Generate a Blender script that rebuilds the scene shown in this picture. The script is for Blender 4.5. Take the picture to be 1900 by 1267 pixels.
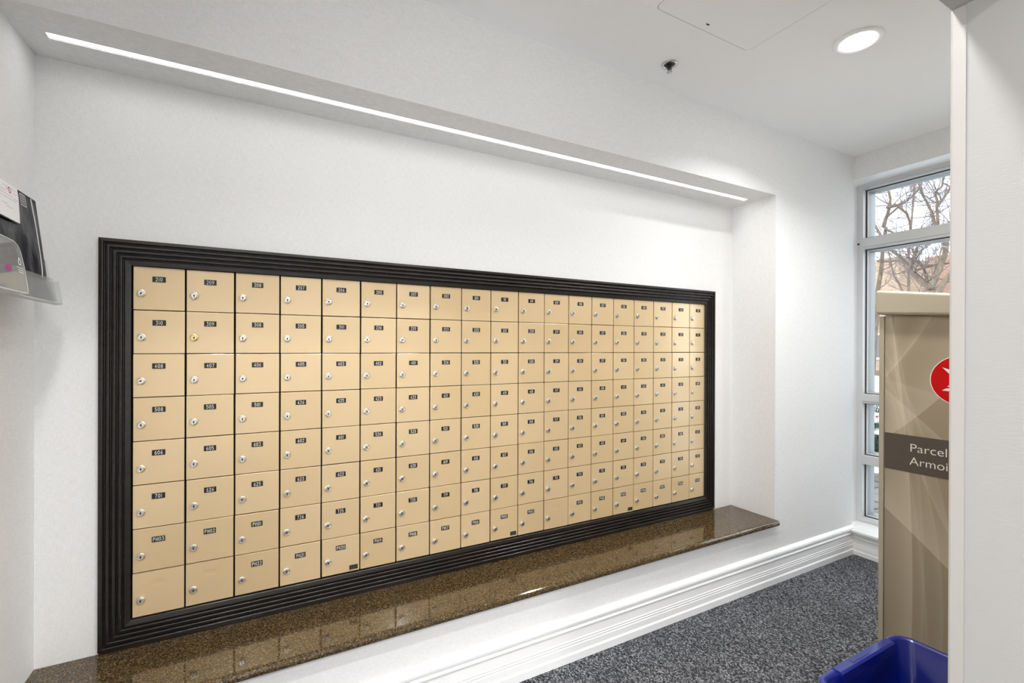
import bpy, bmesh, math, random
from mathutils import Vector, Matrix

random.seed(7)
for o in list(bpy.data.objects):
    bpy.data.objects.remove(o)
S = bpy.context.scene
COL = S.collection

# ---------------------------------------------------------------- camera
U = 0.14
cam_d = bpy.data.cameras.new('camera')
cam = bpy.data.objects.new('camera', cam_d)
COL.objects.link(cam)
yaw, pitch, roll = 0.4939, -0.0011, 0.0035
fwd = Vector((math.sin(yaw), math.cos(yaw), 0))
rgt = Vector((math.cos(yaw), -math.sin(yaw), 0))
up = Vector((0, 0, 1))
f2 = fwd * math.cos(pitch) + up * math.sin(pitch)
u2 = up * math.cos(pitch) - fwd * math.sin(pitch)
r3 = rgt * math.cos(roll) + u2 * math.sin(roll)
u3 = u2 * math.cos(roll) - rgt * math.sin(roll)
m = Matrix((r3, u3, -f2)).transposed().to_4x4()
m.translation = Vector((0.35547, -1.87949, 1.29765))
cam.matrix_world = m
cam_d.sensor_fit = 'HORIZONTAL'
cam_d.sensor_width = 36.0
cam_d.lens = 870.556 / 1900 * 36
cam_d.shift_y = (645.586 - 633.5) / 1900
cam_d.clip_start = 0.02
cam_d.clip_end = 200
S.camera = cam

# ---------------------------------------------------------------- view, world, lights
S.view_settings.view_transform = 'Standard'
S.view_settings.look = 'None'
S.view_settings.gamma = 1.0
S.view_settings.use_curve_mapping = False
S.view_settings.exposure = 0.3
try:
    S.cycles.use_denoising = True
    S.cycles.max_bounces = 10
    S.cycles.diffuse_bounces = 6
    S.cycles.transparent_max_bounces = 16
    S.cycles.sample_clamp_indirect = 6.0
    S.cycles.caustics_reflective = False
    S.cycles.caustics_refractive = False
except Exception:
    pass

W = bpy.data.worlds.new('world')
S.world = W
W.use_nodes = True
wn = W.node_tree
wn.nodes.clear()
w_out = wn.nodes.new('ShaderNodeOutputWorld')
w_bg = wn.nodes.new('ShaderNodeBackground')
w_tc = wn.nodes.new('ShaderNodeTexCoord')
w_sep = wn.nodes.new('ShaderNodeSeparateXYZ')
w_ramp = wn.nodes.new('ShaderNodeValToRGB')
w_noise = wn.nodes.new('ShaderNodeTexNoise')
w_nr = wn.nodes.new('ShaderNodeValToRGB')
w_mix = wn.nodes.new('ShaderNodeMix')
w_mix.data_type = 'RGBA'
wn.links.new(w_tc.outputs['Generated'], w_sep.inputs[0])
wn.links.new(w_sep.outputs['Z'], w_ramp.inputs[0])
w_ramp.color_ramp.elements[0].position = 0.0
w_ramp.color_ramp.elements[0].color = (0.58, 0.60, 0.62, 1)
w_ramp.color_ramp.elements[1].position = 0.5
w_ramp.color_ramp.elements[1].color = (0.13, 0.19, 0.26, 1)
w_noise.inputs['Scale'].default_value = 5.0
w_noise.inputs['Detail'].default_value = 5.0
wn.links.new(w_tc.outputs['Generated'], w_noise.inputs['Vector'])
wn.links.new(w_noise.outputs['Fac'], w_nr.inputs[0])
w_nr.color_ramp.elements[0].position = 0.42
w_nr.color_ramp.elements[1].position = 0.62
wn.links.new(w_nr.outputs[0], w_mix.inputs['Factor'])
wn.links.new(w_ramp.outputs[0], w_mix.inputs[6])
w_mix.inputs[7].default_value = (0.88, 0.88, 0.88, 1)
wn.links.new(w_mix.outputs[2], w_bg.inputs['Color'])
w_bg.inputs['Strength'].default_value = 4.4
wn.links.new(w_bg.outputs[0], w_out.inputs[0])


def lamp(name, kind, loc, energy, size=0.2, rot=(0, 0, 0), color=(1, 1, 1), size_y=None, shape='DISK', spread=math.pi):
    d = bpy.data.lights.new(name, kind)
    d.energy = energy
    d.color = color
    if kind == 'AREA':
        d.shape = shape
        d.spread = spread
        d.size = size
        if size_y:
            d.size_y = size_y
    o = bpy.data.objects.new(name, d)
    o.location = loc
    o.rotation_euler = rot
    COL.objects.link(o)
    return o


sun = lamp('sun', 'SUN', (-5, -5, 12), 1.3, rot=(math.radians(0), math.radians(-52), math.radians(20)), color=(1, 0.9, 0.75))
sun.data.angle = 0.03
portal = lamp('window_portal', 'AREA', (4.05, -0.86, 1.27), 1, size=1.3, size_y=2.25,
              rot=(0, math.radians(90), 0), shape='RECTANGLE')
portal.data.size, portal.data.size_y = 2.25, 1.3
portal.data.cycles.is_portal = True
# unseen ceiling lamps of the alcove and of the corridor behind the camera
WARM = (1.0, 0.99, 0.972)
for i_, x_ in enumerate((0.15, 0.75, 1.35)):
    lamp('alcove_downlight', 'AREA', (x_, -1.27, 2.505), (5.4, 5.2, 5.0)[i_], 0.11, color=WARM, spread=2.45)
lamp('alcove_downlight', 'AREA', (3.2, -1.25, 2.505), 5.5, 0.11, color=WARM, spread=2.45)  # added lamp hidden behind the jamb, brightens the right side
# added unseen fill light behind the camera at left, brightens ceiling and walls
lamp('added_fill_light', 'AREA', (-1.3, -3.3, 0.70), 54, 1.6, (math.radians(90), 0, math.radians(-60)), (1, 1, 1), 1.3, 'RECTANGLE')
lamp('corridor_downlight', 'AREA', (0.3, -2.9, 2.505), 26, 0.2, color=WARM)
lamp('corridor_downlight', 'AREA', (1.7, -3.2, 2.505), 26, 0.2, color=WARM)


# ---------------------------------------------------------------- helpers
def box(bm, x0, x1, y0, y1, z0, z1):
    vs = [bm.verts.new((x, y, z)) for x in (x0, x1) for y in (y0, y1) for z in (z0, z1)]
    for f in ((0, 1, 3, 2), (4, 6, 7, 5), (0, 4, 5, 1), (2, 3, 7, 6), (0, 2, 6, 4), (1, 5, 7, 3)):
        bm.faces.new([vs[i] for i in f])
    return vs


def mesh_from(bm, name, mats, bevel=0.0, seg=2, smooth=False):
    bmesh.ops.recalc_face_normals(bm, faces=bm.faces)
    if bevel > 0:
        es = [e for e in bm.edges if len(e.link_faces) == 2 and e.calc_face_angle(0) > 0.5]
        bmesh.ops.bevel(bm, geom=es, offset=bevel, segments=seg, profile=0.5, affect='EDGES', clamp_overlap=True)
    me = bpy.data.meshes.new(name)
    bm.to_mesh(me)
    bm.free()
    for mt in (mats if isinstance(mats, (list, tuple)) else [mats]):
        me.materials.append(mt)
    if smooth:
        for p in me.polygons:
            p.use_smooth = True
    return me


def link(name, me, parent=None, loc=(0, 0, 0), rot=(0, 0, 0)):
    o = bpy.data.objects.new(name, me)
    o.location = loc
    o.rotation_euler = rot
    COL.objects.link(o)
    if parent is not None:
        o.parent = parent
    return o


def obj(name, bm, mats, parent=None, loc=(0, 0, 0), rot=(0, 0, 0), bevel=0.0, seg=2, smooth=False):
    return link(name, mesh_from(bm, name, mats, bevel, seg, smooth), parent, loc, rot)


def BM():
    return bmesh.new()


def tag(o, label, cat, group=None, kind=None):
    o['label'] = label
    o['category'] = cat
    if group:
        o['group'] = group
    if kind:
        o['kind'] = kind
    return o


def thing(name, label, cat, loc=(0, 0, 0), rot=(0, 0, 0), group=None):
    o = bpy.data.objects.new(name, None)
    o.empty_display_size = 0.05
    o.location = loc
    o.rotation_euler = rot
    COL.objects.link(o)
    return tag(o, label, cat, group)


def struct(name, bm, mats, label=None, parent=None, **k):
    o = obj(name, bm, mats, parent, **k)
    if parent is None:
        o['kind'] = 'structure'
    if label:
        o['label'] = label
    return o


def prism(bm, pts, axis, a, b):
    """closed profile pts (2-D) swept along axis 0=x,1=y,2=z from a to b"""
    def mk(p, t):
        if axis == 0:
            return (t, p[0], p[1])
        if axis == 1:
            return (p[0], t, p[1])
        return (p[0], p[1], t)
    A = [bm.verts.new(mk(p, a)) for p in pts]
    B = [bm.verts.new(mk(p, b)) for p in pts]
    n = len(pts)
    for i in range(n):
        j = (i + 1) % n
        bm.faces.new((A[i], A[j], B[j], B[i]))
    bm.faces.new(A)
    bm.faces.new(list(reversed(B)))


def lathe(bm, prof, seg=32, axis='z', c=(0, 0, 0)):
    """prof: list of (r, h); revolve about axis through c"""
    rings = []
    for r, h in prof:
        ring = []
        for i in range(seg):
            a = 2 * math.pi * i / seg
            x, y = r * math.cos(a), r * math.sin(a)
            if axis == 'z':
                p = (c[0] + x, c[1] + y, c[2] + h)
            elif axis == 'y':
                p = (c[0] + x, c[1] + h, c[2] + y)
            else:
                p = (c[0] + h, c[1] + x, c[2] + y)
            ring.append(bm.verts.new(p))
        rings.append(ring)
    for a, b in zip(rings, rings[1:]):
        for i in range(seg):
            j = (i + 1) % seg
            bm.faces.new((a[i], a[j], b[j], b[i]))
    if prof[0][0] > 1e-6:
        bm.faces.new(rings[0])
    if prof[-1][0] > 1e-6:
        bm.faces.new(list(reversed(rings[-1])))


def tube(bm, pts, radii, seg=6, cap=True):
    pts = [Vector(p) for p in pts]
    rings = []
    prev_n = None
    for i, p in enumerate(pts):
        t = (pts[min(i + 1, len(pts) - 1)] - pts[max(i - 1, 0)]).normalized()
        n = prev_n if prev_n is not None else (Vector((0, 0, 1)) if abs(t.z) < 0.9 else Vector((1, 0, 0)))
        n = (n - t * n.dot(t))
        if n.length < 1e-6:
            n = t.orthogonal()
        n.normalize()
        prev_n = n
        b = t.cross(n)
        r = radii[i] if isinstance(radii, (list, tuple)) else radii
        rings.append([bm.verts.new(p + (n * math.cos(2 * math.pi * k / seg) + b * math.sin(2 * math.pi * k / seg)) * r) for k in range(seg)])
    for a, b in zip(rings, rings[1:]):
        for k in range(seg):
            l = (k + 1) % seg
            bm.faces.new((a[k], a[l], b[l], b[k]))
    if cap:
        bm.faces.new(rings[0])
        bm.faces.new(list(reversed(rings[-1])))


def rrect(cx, cy, hx, hy, r, n=6):
    pts = []
    for sx, sy, a0 in ((1, 1, 0), (-1, 1, 90), (-1, -1, 180), (1, -1, 270)):
        for k in range(n + 1):
            a = math.radians(a0 + 90 * k / n)
            pts.append((cx + sx * (hx - r) + r * math.cos(a), cy + sy * (hy - r) + r * math.sin(a)))
    return pts


def loops(bm, rings, closed_first=False, closed_last=False):
    R = [[bm.verts.new(p) for p in ring] for ring in rings]
    for a, b in zip(R, R[1:]):
        n = len(a)
        for i in range(n):
            j = (i + 1) % n
            bm.faces.new((a[i], a[j], b[j], b[i]))
    if closed_first:
        bm.faces.new(R[0])
    if closed_last:
        bm.faces.new(list(reversed(R[-1])))


# ---------------------------------------------------------------- materials
def mat(name, color, rough=0.5, metal=0.0, spec=0.5, **k):
    mt = bpy.data.materials.new(name)
    mt.use_nodes = True
    b = mt.node_tree.nodes['Principled BSDF']
    b.inputs['Base Color'].default_value = (*color, 1)
    b.inputs['Roughness'].default_value = rough
    b.inputs['Metallic'].default_value = metal
    b.inputs['Specular IOR Level'].default_value = spec
    for key, v in k.items():
        b.inputs[key].default_value = v
    return mt


class NT:
    def __init__(s, mt):
        s.t = mt.node_tree
        s.b = s.t.nodes.get('Principled BSDF')

    def n(s, typ, **k):
        nd = s.t.nodes.new(typ)
        for a, v in k.items():
            setattr(nd, a, v)
        return nd

    def l(s, a, b):
        s.t.links.new(a, b)

    def math(s, op, a, b=None, clamp=False):
        nd = s.n('ShaderNodeMath', operation=op, use_clamp=clamp)
        for i, v in enumerate((a, b)):
            if v is None:
                continue
            if isinstance(v, (int, float)):
                nd.inputs[i].default_value = v
            else:
                s.l(v, nd.inputs[i])
        return nd.outputs[0]

    def coords(s, kind='Object', scale=(1, 1, 1)):
        tc = s.n('ShaderNodeTexCoord')
        mp = s.n('ShaderNodeMapping')
        mp.inputs['Scale'].default_value = scale
        s.l(tc.outputs[kind], mp.inputs[0])
        return mp.outputs[0]

    def noise(s, vec, scale, detail=3, rough=0.5):
        nd = s.n('ShaderNodeTexNoise')
        nd.inputs['Scale'].default_value = scale
        nd.inputs['Detail'].default_value = detail
        nd.inputs['Roughness'].default_value = rough
        s.l(vec, nd.inputs['Vector'])
        return nd.outputs['Fac']

    def ramp(s, fac, stops, interp='LINEAR'):
        nd = s.n('ShaderNodeValToRGB')
        cr = nd.color_ramp
        cr.interpolation = interp
        while len(cr.elements) < len(stops):
            cr.elements.new(0.5)
        for e, (p, c) in zip(cr.elements, stops):
            e.position = p
            e.color = (*c, 1) if len(c) == 3 else c
        s.l(fac, nd.inputs[0])
        return nd.outputs[0]

    def bump(s, h, strength=0.2, dist=0.002):
        nd = s.n('ShaderNodeBump')
        nd.inputs['Strength'].default_value = strength
        nd.inputs['Distance'].default_value = dist
        s.l(h, nd.inputs['Height'])
        s.l(nd.outputs[0], s.b.inputs['Normal'])

    def mix(s, fac, a, b, blend='MIX'):
        nd = s.n('ShaderNodeMix', data_type='RGBA', blend_type=blend)
        if isinstance(fac, (int, float)):
            nd.inputs[0].default_value = fac
        else:
            s.l(fac, nd.inputs[0])
        for i, v in ((6, a), (7, b)):
            if isinstance(v, tuple):
                nd.inputs[i].default_value = (*v, 1)
            else:
                s.l(v, nd.inputs[i])
        return nd.outputs[2]


def g(v):
    return (v, v, v)


# linen-textured white wall covering
M_WALL = mat('white_wallcovering', (0.82, 0.82, 0.815), 0.75, spec=0.25)
t = NT(M_WALL)
n1 = t.noise(t.coords('Object', (60, 60, 420)), 1.0, 3)
n2 = t.noise(t.coords('Object', (420, 420, 50)), 1.0, 3)
lin = t.math('ADD', n1, n2)
t.l(t.ramp(t.math('MULTIPLY', lin, 0.5), [(0.3, (0.75, 0.75, 0.745)), (0.7, (0.87, 0.87, 0.868))]), t.b.inputs['Base Color'])
t.bump(lin, 0.25, 0.0012)
# ceiling paint
M_CEIL = mat('white_ceiling_paint', (0.92, 0.92, 0.92), 0.85, spec=0.2)
t = NT(M_CEIL)
nz = t.noise(t.coords('Object'), 160, 2)
t.bump(nz, 0.06, 0.001)
M_TRIM = mat('white_trim_paint', (0.92, 0.92, 0.92), 0.32)
M_SILL = mat('white_sill', (0.9, 0.9, 0.9), 0.35)
# tweed loop carpet
M_CARPET = mat('grey_loop_carpet', (0.08, 0.08, 0.09), 0.95, spec=0.1)
t = NT(M_CARPET)
vec = t.coords('Object', (1, 1, 1))
vo = t.n('ShaderNodeTexVoronoi')
vo.inputs['Scale'].default_value = 270
vo.inputs['Randomness'].default_value = 0.5
t.l(t.coords('Object', (1.0, 0.62, 1)), vo.inputs['Vector'])
sp = t.n('ShaderNodeSeparateColor')
t.l(vo.outputs['Color'], sp.inputs[0])
big = t.noise(vec, 5, 3)
c1 = t.ramp(sp.outputs[0], [(0.0, (0.012, 0.013, 0.016)), (0.38, (0.045, 0.047, 0.053)), (0.7, (0.17, 0.175, 0.19)), (1.0, (0.46, 0.47, 0.49))])
c2 = t.mix(t.math('MULTIPLY', big, 0.5), c1, (0.05, 0.052, 0.06))
t.l(c2, t.b.inputs['Base Color'])
t.bump(t.math('SUBTRACT', 1.0, vo.outputs['Distance']), 0.7, 0.004)
# granite
M_GRAN = mat('dark_brown_granite', (0.05, 0.03, 0.015), 0.07, spec=0.55)
t = NT(M_GRAN)
vec = t.coords('Object')
v1 = t.n('ShaderNodeTexVoronoi')
v1.inputs['Scale'].default_value = 300
t.l(vec, v1.inputs['Vector'])
s1 = t.n('ShaderNodeSeparateColor')
t.l(v1.outputs['Color'], s1.inputs[0])
v2 = t.n('ShaderNodeTexVoronoi')
v2.inputs['Scale'].default_value = 620
t.l(vec, v2.inputs['Vector'])
s2 = t.n('ShaderNodeSeparateColor')
t.l(v2.outputs['Color'], s2.inputs[0])
ca = t.ramp(s1.outputs[0], [(0.0, (0.008, 0.006, 0.004)), (0.45, (0.035, 0.022, 0.010)), (0.75, (0.125, 0.075, 0.022)), (1.0, (0.30, 0.19, 0.07))])
cb = t.ramp(s2.outputs[1], [(0.0, (0.01, 0.008, 0.006)), (0.6, (0.06, 0.04, 0.018)), (0.93, (0.14, 0.10, 0.05)), (1.0, (0.5, 0.42, 0.32))])
t.l(t.mix(0.45, ca, cb), t.b.inputs['Base Color'])
# black-brown lacquered wood
M_FRAME = mat('espresso_lacquered_wood', (0.013, 0.010, 0.009), 0.28, spec=0.5)
t = NT(M_FRAME)
gr = t.noise(t.coords('Object', (8, 90, 90)), 1.0, 4)
t.l(t.ramp(gr, [(0.3, (0.009, 0.007, 0.006)), (0.75, (0.024, 0.018, 0.015))]), t.b.inputs['Base Color'])
t.bump(gr, 0.08, 0.001)
M_CARC = mat('dark_carcass_metal', (0.03, 0.022, 0.016), 0.6)
# gold-beige satin metallic paint of the doors
M_DOOR = mat('champagne_gold_metal', (0.66, 0.49, 0.30), 0.32, metal=0.25, spec=0.5)
t = NT(M_DOOR)
t.b.inputs['Coat Weight'].default_value = 0.55
t.b.inputs['Coat Roughness'].default_value = 0.12
t.b.inputs['Coat IOR'].default_value = 1.7
oi = t.n('ShaderNodeObjectInfo')
nn = t.noise(t.coords('Object', (400, 400, 20)), 1.0, 2)
base = t.ramp(oi.outputs['Random'], [(0.0, (0.73, 0.54, 0.30)), (1.0, (0.78, 0.585, 0.34))])
t.l(t.mix(t.math('MULTIPLY', nn, 0.10), base, (0.56, 0.42, 0.24)), t.b.inputs['Base Color'])
M_LOCK = mat('brushed_nickel', (0.80, 0.77, 0.70), 0.25, metal=0.9)
M_BRASS = mat('polished_brass', (0.85, 0.68, 0.34), 0.25, metal=0.9)
M_KEY = mat('keyway_black', (0.008, 0.008, 0.008), 0.6)
M_PLATE = mat('black_engraved_plastic', (0.012, 0.010, 0.009), 0.4)
M_NUM = mat('white_engraving', (0.82, 0.80, 0.76), 0.6)
M_RECESS = mat('bare_plate_recess', (0.60, 0.45, 0.27), 0.38, metal=0.3)
M_GREY_PRINT = mat('grey_print', (0.14, 0.14, 0.15), 0.6)
# aluminium window frame
M_ALU = mat('grey_anodised_aluminium', (0.68, 0.685, 0.69), 0.45, metal=0.2)
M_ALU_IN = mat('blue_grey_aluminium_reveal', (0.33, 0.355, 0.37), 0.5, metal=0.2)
M_GASKET = mat('black_rubber_gasket', (0.015, 0.015, 0.015), 0.7)
M_BEAD = mat('white_glazing_bead', (0.86, 0.86, 0.86), 0.4)


def clear_mat(name, tint, gloss=0.08, rough=0.02, haze=0.0, haze_col=(0.8, 0.8, 0.8)):
    mt = bpy.data.materials.new(name)
    mt.use_nodes = True
    nt = mt.node_tree
    nt.nodes.clear()
    out = nt.nodes.new('ShaderNodeOutputMaterial')
    tr = nt.nodes.new('ShaderNodeBsdfTransparent')
    tr.inputs[0].default_value = (*tint, 1)
    gl = nt.nodes.new('ShaderNodeBsdfGlossy')
    gl.inputs['Roughness'].default_value = rough
    lw = nt.nodes.new('ShaderNodeLayerWeight')
    lw.inputs[0].default_value = 0.25
    mul = nt.nodes.new('ShaderNodeMath')
    mul.operation = 'MULTIPLY_ADD'
    mul.inputs[1].default_value = 0.5
    mul.inputs[2].default_value = gloss * 0.3
    nt.links.new(lw.outputs['Fresnel'], mul.inputs[0])
    mx = nt.nodes.new('ShaderNodeMixShader')
    nt.links.new(mul.outputs[0], mx.inputs[0])
    nt.links.new(tr.outputs[0], mx.inputs[1])
    nt.links.new(gl.outputs[0], mx.inputs[2])
    last = mx
    if haze > 0:
        df = nt.nodes.new('ShaderNodeBsdfDiffuse')
        df.inputs[0].default_value = (*haze_col, 1)
        m2 = nt.nodes.new('ShaderNodeMixShader')
        m2.inputs[0].default_value = haze
        nt.links.new(mx.outputs[0], m2.inputs[1])
        nt.links.new(df.outputs[0], m2.inputs[2])
        last = m2
    nt.links.new(last.outputs[0], out.inputs[0])
    return mt


M_GLASS = clear_mat('window_glass', (0.96, 0.98, 0.98), 0.05)
M_ACRYL = clear_mat('clear_acrylic', (0.93, 0.94, 0.94), 0.12, 0.06, 0.16)
M_ACRYL_EDGE = clear_mat('acrylic_edge', (0.9, 0.92, 0.92), 0.2, 0.1, 0.55, (0.85, 0.86, 0.86))


def emit(name, color, s):
    mt = bpy.data.materials.new(name)
    mt.use_nodes = True
    nt = mt.node_tree
    nt.nodes.clear()
    out = nt.nodes.new('ShaderNodeOutputMaterial')
    e = nt.nodes.new('ShaderNodeEmission')
    e.inputs[0].default_value = (*color, 1)
    e.inputs[1].default_value = s
    nt.links.new(e.outputs[0], out.inputs[0])
    return mt


M_LED = emit('led_diffuser_glow', (1.0, 0.985, 0.96), 10)
M_LENS = emit('downlight_lens_glow', (1.0, 0.985, 0.96), 30)
M_CHROME = mat('chrome', (0.62, 0.62, 0.62), 0.15, metal=1.0)
M_DARKMET = mat('dark_bronze_metal', (0.06, 0.06, 0.062), 0.35, metal=0.8)
M_BLUE = mat('blue_recycling_plastic', (0.001, 0.008, 0.17), 0.3, spec=0.4, **{'Coat Weight': 0.6, 'Coat Roughness': 0.09, 'Coat IOR': 1.6})
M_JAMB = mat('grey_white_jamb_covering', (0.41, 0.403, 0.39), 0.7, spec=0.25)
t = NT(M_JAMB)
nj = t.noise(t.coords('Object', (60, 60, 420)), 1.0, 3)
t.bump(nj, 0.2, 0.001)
M_GUARD = mat('pale_corner_guard', (0.45, 0.43, 0.41), 0.35)

# ---------------------------------------------------------------- the room
D = 0.2736       # depth of the niche
XW = 3.687       # window wall
ZC = 2.52        # ceiling
ZS = 2.1514      # niche soffit
ZK = 0.345       # top of the granite ledge
XR = 2.8871      # right cheek of the niche
XL = -0.2265     # left wall

bm = BM(); box(bm, -1.6, 3.95, -4.3, 0.3, -0.08, 0.0)
struct('floor', bm, M_CARPET, 'dark grey flecked loop carpet')

bm = BM(); box(bm, -1.6, 3.95, -4.3, 0.3, ZC, ZC + 0.1)
struct('ceiling', bm, M_CEIL, 'smooth white painted ceiling')

# mail wall with its long niche: rear slab (around the cabinet opening), header with lamp slot, pier, dado
OX0, OX1, OZ0, OZ1 = -0.009, 2.668, 0.425, 1.5600
LX0, LX1, LY0, LY1 = -0.160, 2.817, -0.150, -0.120
bm = BM()
box(bm, XL, OX0, 0, 0.2, 0.31, ZS + 0.05)
box(bm, OX1, XR, 0, 0.2, 0.31, ZS + 0.05)
box(bm, OX0, OX1, 0, 0.2, 0.31, OZ0)
box(bm, OX0, OX1, 0, 0.2, OZ1, ZS + 0.05)
box(bm, OX0, OX1, 0.06, 0.2, OZ0, OZ1)
box(bm, XL, XR, -D, LY0, ZS, ZC)
box(bm, XL, XR, LY1, 0.0, ZS, ZC)
box(bm, XL, LX0, LY0, LY1, ZS, ZC)
box(bm, LX1, XR, LY0, LY1, ZS, ZC)
box(bm, LX0, LX1, LY0, LY1, ZS + 0.03, ZC)
box(bm, XR, XW, -D, 0.2, 0, ZC)
box(bm, XL, XR, -D, 0.2, 0, 0.3125)
struct('wall_back', bm, M_WALL, 'white linen textured wall with a long mailbox niche')

bm = BM(); box(bm, XL - 0.12, XL, -1.59, 0.2, 0, ZC)
struct('wall_left', bm, M_WALL, 'white linen textured side wall')

# window wall
WX = 3.84
WY0, WY1 = -0.226, -1.50
bm = BM()
box(bm, XW, 3.98, WY1, WY0, 2.3716, ZC)
box(bm, XW, 3.98, WY1, WY0, 0, 0.150)
box(bm, XW, 3.98, WY0, 0.2, 0, ZC)
box(bm, XW, 3.98, -4.3, WY1, 0, ZC)
struct('wall_right', bm, M_WALL, 'white wall around the tall window')

# wall with the doorway the view is taken through: jamb on the right, header above
JX, JY = 1.5700, -1.4700
HZ = 1.972
bm = BM()
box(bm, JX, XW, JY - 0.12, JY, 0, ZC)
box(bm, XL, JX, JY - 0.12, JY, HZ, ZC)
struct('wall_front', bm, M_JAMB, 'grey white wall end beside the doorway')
bm = BM(); box(bm, -1.6, XL - 0.0, JY - 0.12, JY, 0, ZC); box(bm, -1.7, -1.6, -4.3, JY, 0, ZC); box(bm, -1.6, XW, -4.4, -4.3, 0, ZC)
struct('wall_corridor', bm, M_WALL)

# corner guard on the jamb
bm = BM()
prof = [(JX - 0.0025, JY - 0.022), (JX - 0.0025, JY - 0.002), (JX - 0.001, JY + 0.0015), (JX + 0.003, JY + 0.0025), (JX + 0.022, JY + 0.0025), (JX + 0.022, JY + 0.0002), (JX - 0.0002, JY + 0.0002), (JX - 0.0002, JY - 0.022)]
prism(bm, prof, 2, 0.0, HZ - 0.002)
struct('trim_1', bm, M_GUARD, 'pale corner guard strip on the jamb')


# baseboards
def base_prof(h):
    k = h / 0.176
    return [(0, 0), (0.022, 0), (0.022, 0.030 * k), (0.0195, 0.034 * k), (0.0175, 0.037 * k), (0.0175, 0.062 * k), (0.0155, 0.066 * k), (0.0165, 0.070 * k), (0.0165, 0.073 * k),
            (0.0145, 0.076 * k), (0.0155, 0.080 * k), (0.0155, 0.083 * k), (0.0135, 0.087 * k), (0.0125, 0.118 * k), (0.014, 0.124 * k), (0.0175, 0.130 * k),
            (0.0145, 0.135 * k), (0.0115, 0.138 * k), (0.0135, 0.142 * k), (0.0185, 0.149 * k), (0.0195, 0.157 * k), (0.0170, 0.165 * k), (0.0105, 0.172 * k), (0.004, 0.176 * k), (0, 0.176 * k)]


bm = BM(); prism(bm, [(-D - a, b) for a, b in base_prof(0.176)], 0, XL, XW)
struct('baseboard_back', bm, M_TRIM, 'white moulded baseboard under the niche')
bm = BM(); prism(bm, [(XW - a, b) for a, b in base_prof(0.140)], 1, -1.47, -D - 0.0005)
struct('baseboard_right', bm, M_TRIM, 'white moulded baseboard below the window')

# ---------------------------------------------------------------- window
win = bpy.data.objects.new('window_1', None)
COL.objects.link(win)
win['kind'] = 'structure'
win['label'] = 'tall grey aluminium window with four stacked panes'
y0, y1 = WY0, WY1
bm = BM()
prism(bm, [(3.645, 0.1415), (3.645, 0.1545), (3.65, 0.157), (3.86, 0.166), (3.86, 0.150), (3.655, 0.1505), (3.655, 0.1415)], 1, WY1, -D - 0.0005)
box(bm, XW, 3.86, -D, WY0, 0.15, 0.163)
struct('window_sill', bm, M_SILL, 'white window sill', parent=win)


def alu(name, a, b, c, d, parent=win, inner=True):
    """bar of the frame: front section with a blue-grey outer section"""
    bm = BM(); box(bm, WX, WX + 0.035, a, b, c, d)
    o = obj(name, bm, M_ALU, parent, bevel=0.0015)
    return o


zs = [(2.3398, 2.3714), (1.9485, 2.021), (0.941, 1.0015), (0.5423, 0.5992), (0.167, 0.1936)]
alu('window_stile', y0 - 0.034, y0, 0.165, 2.3714)
alu('window_stile', y1, y1 + 0.034, 0.165, 2.3714)
for a, b in zs:
    bm = BM()
    box(bm, WX, WX + 0.035, y1 + 0.034, y0 - 0.034, a, b)
    if b - a > 0.06:
        box(bm, WX - 0.006, WX + 0.01, y1 + 0.034, y0 - 0.034, a + 0.014, b - 0.004)
    elif a > 2:
        box(bm, WX - 0.006, WX + 0.01, y1 + 0.034, y0 - 0.034, a + 0.012, b)
    obj('window_rail', bm, M_ALU, win, bevel=0.0012)
gaps = [(2.021, 2.3398), (1.0015, 1.9485), (0.5992, 0.941), (0.1936, 0.5423)]
for a, b in gaps:
    ya, yb = y1 + 0.034, y0 - 0.034
    # sash of this light: gasket line, white bead, deep blue-grey reveal, glass
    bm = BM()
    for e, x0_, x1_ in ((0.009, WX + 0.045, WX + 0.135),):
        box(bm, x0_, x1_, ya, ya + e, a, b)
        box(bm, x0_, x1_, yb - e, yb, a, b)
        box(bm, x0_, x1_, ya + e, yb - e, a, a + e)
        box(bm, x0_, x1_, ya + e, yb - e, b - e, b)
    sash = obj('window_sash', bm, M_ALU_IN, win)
    bm = BM()
    e = 0.004
    box(bm, WX + 0.033, WX + 0.040, ya, ya + e, a, b)
    box(bm, WX + 0.033, WX + 0.040, yb - e, yb, a, b)
    box(bm, WX + 0.033, WX + 0.040, ya + e, yb - e, a, a + e)
    box(bm, WX + 0.033, WX + 0.040, ya + e, yb - e, b - e, b)
    obj('gasket', bm, M_GASKET, sash)
    bm = BM()
    e = 0.010
    box(bm, WX + 0.040, WX + 0.045, ya, ya + e, a, b)
    box(bm, WX + 0.040, WX + 0.045, yb - e, yb, a, b)
    box(bm, WX + 0.040, WX + 0.045, ya + e, yb - e, a, a + e)
    box(bm, WX + 0.040, WX + 0.045, ya + e, yb - e, b - e, b)
    obj('glazing_bead', bm, M_BEAD, sash)
    bm = BM()
    box(bm, WX + 0.075, WX + 0.081, ya + 0.004, yb - 0.004, a + 0.004, b - 0.004)
    obj('window_pane', bm, M_GLASS, sash)
# added white skin on the recess head and left cheek, standing in for daylight
bm = BM()
box(bm, XW, WX, WY1, WY0, 2.3700, 2.3716)
box(bm, XW, WX, WY0 - 0.0012, WY0, 0.166, 2.3700)
obj('added_recess_skin', bm, M_SILL, win)
# the small dark latch on the stile at the first transom
bm = BM(); box(bm, WX - 0.004, WX, y0 - 0.014, y0 - 0.002, 1.982, 1.992)
obj('window_catch', bm, M_GASKET, win, bevel=0.001)

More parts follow.
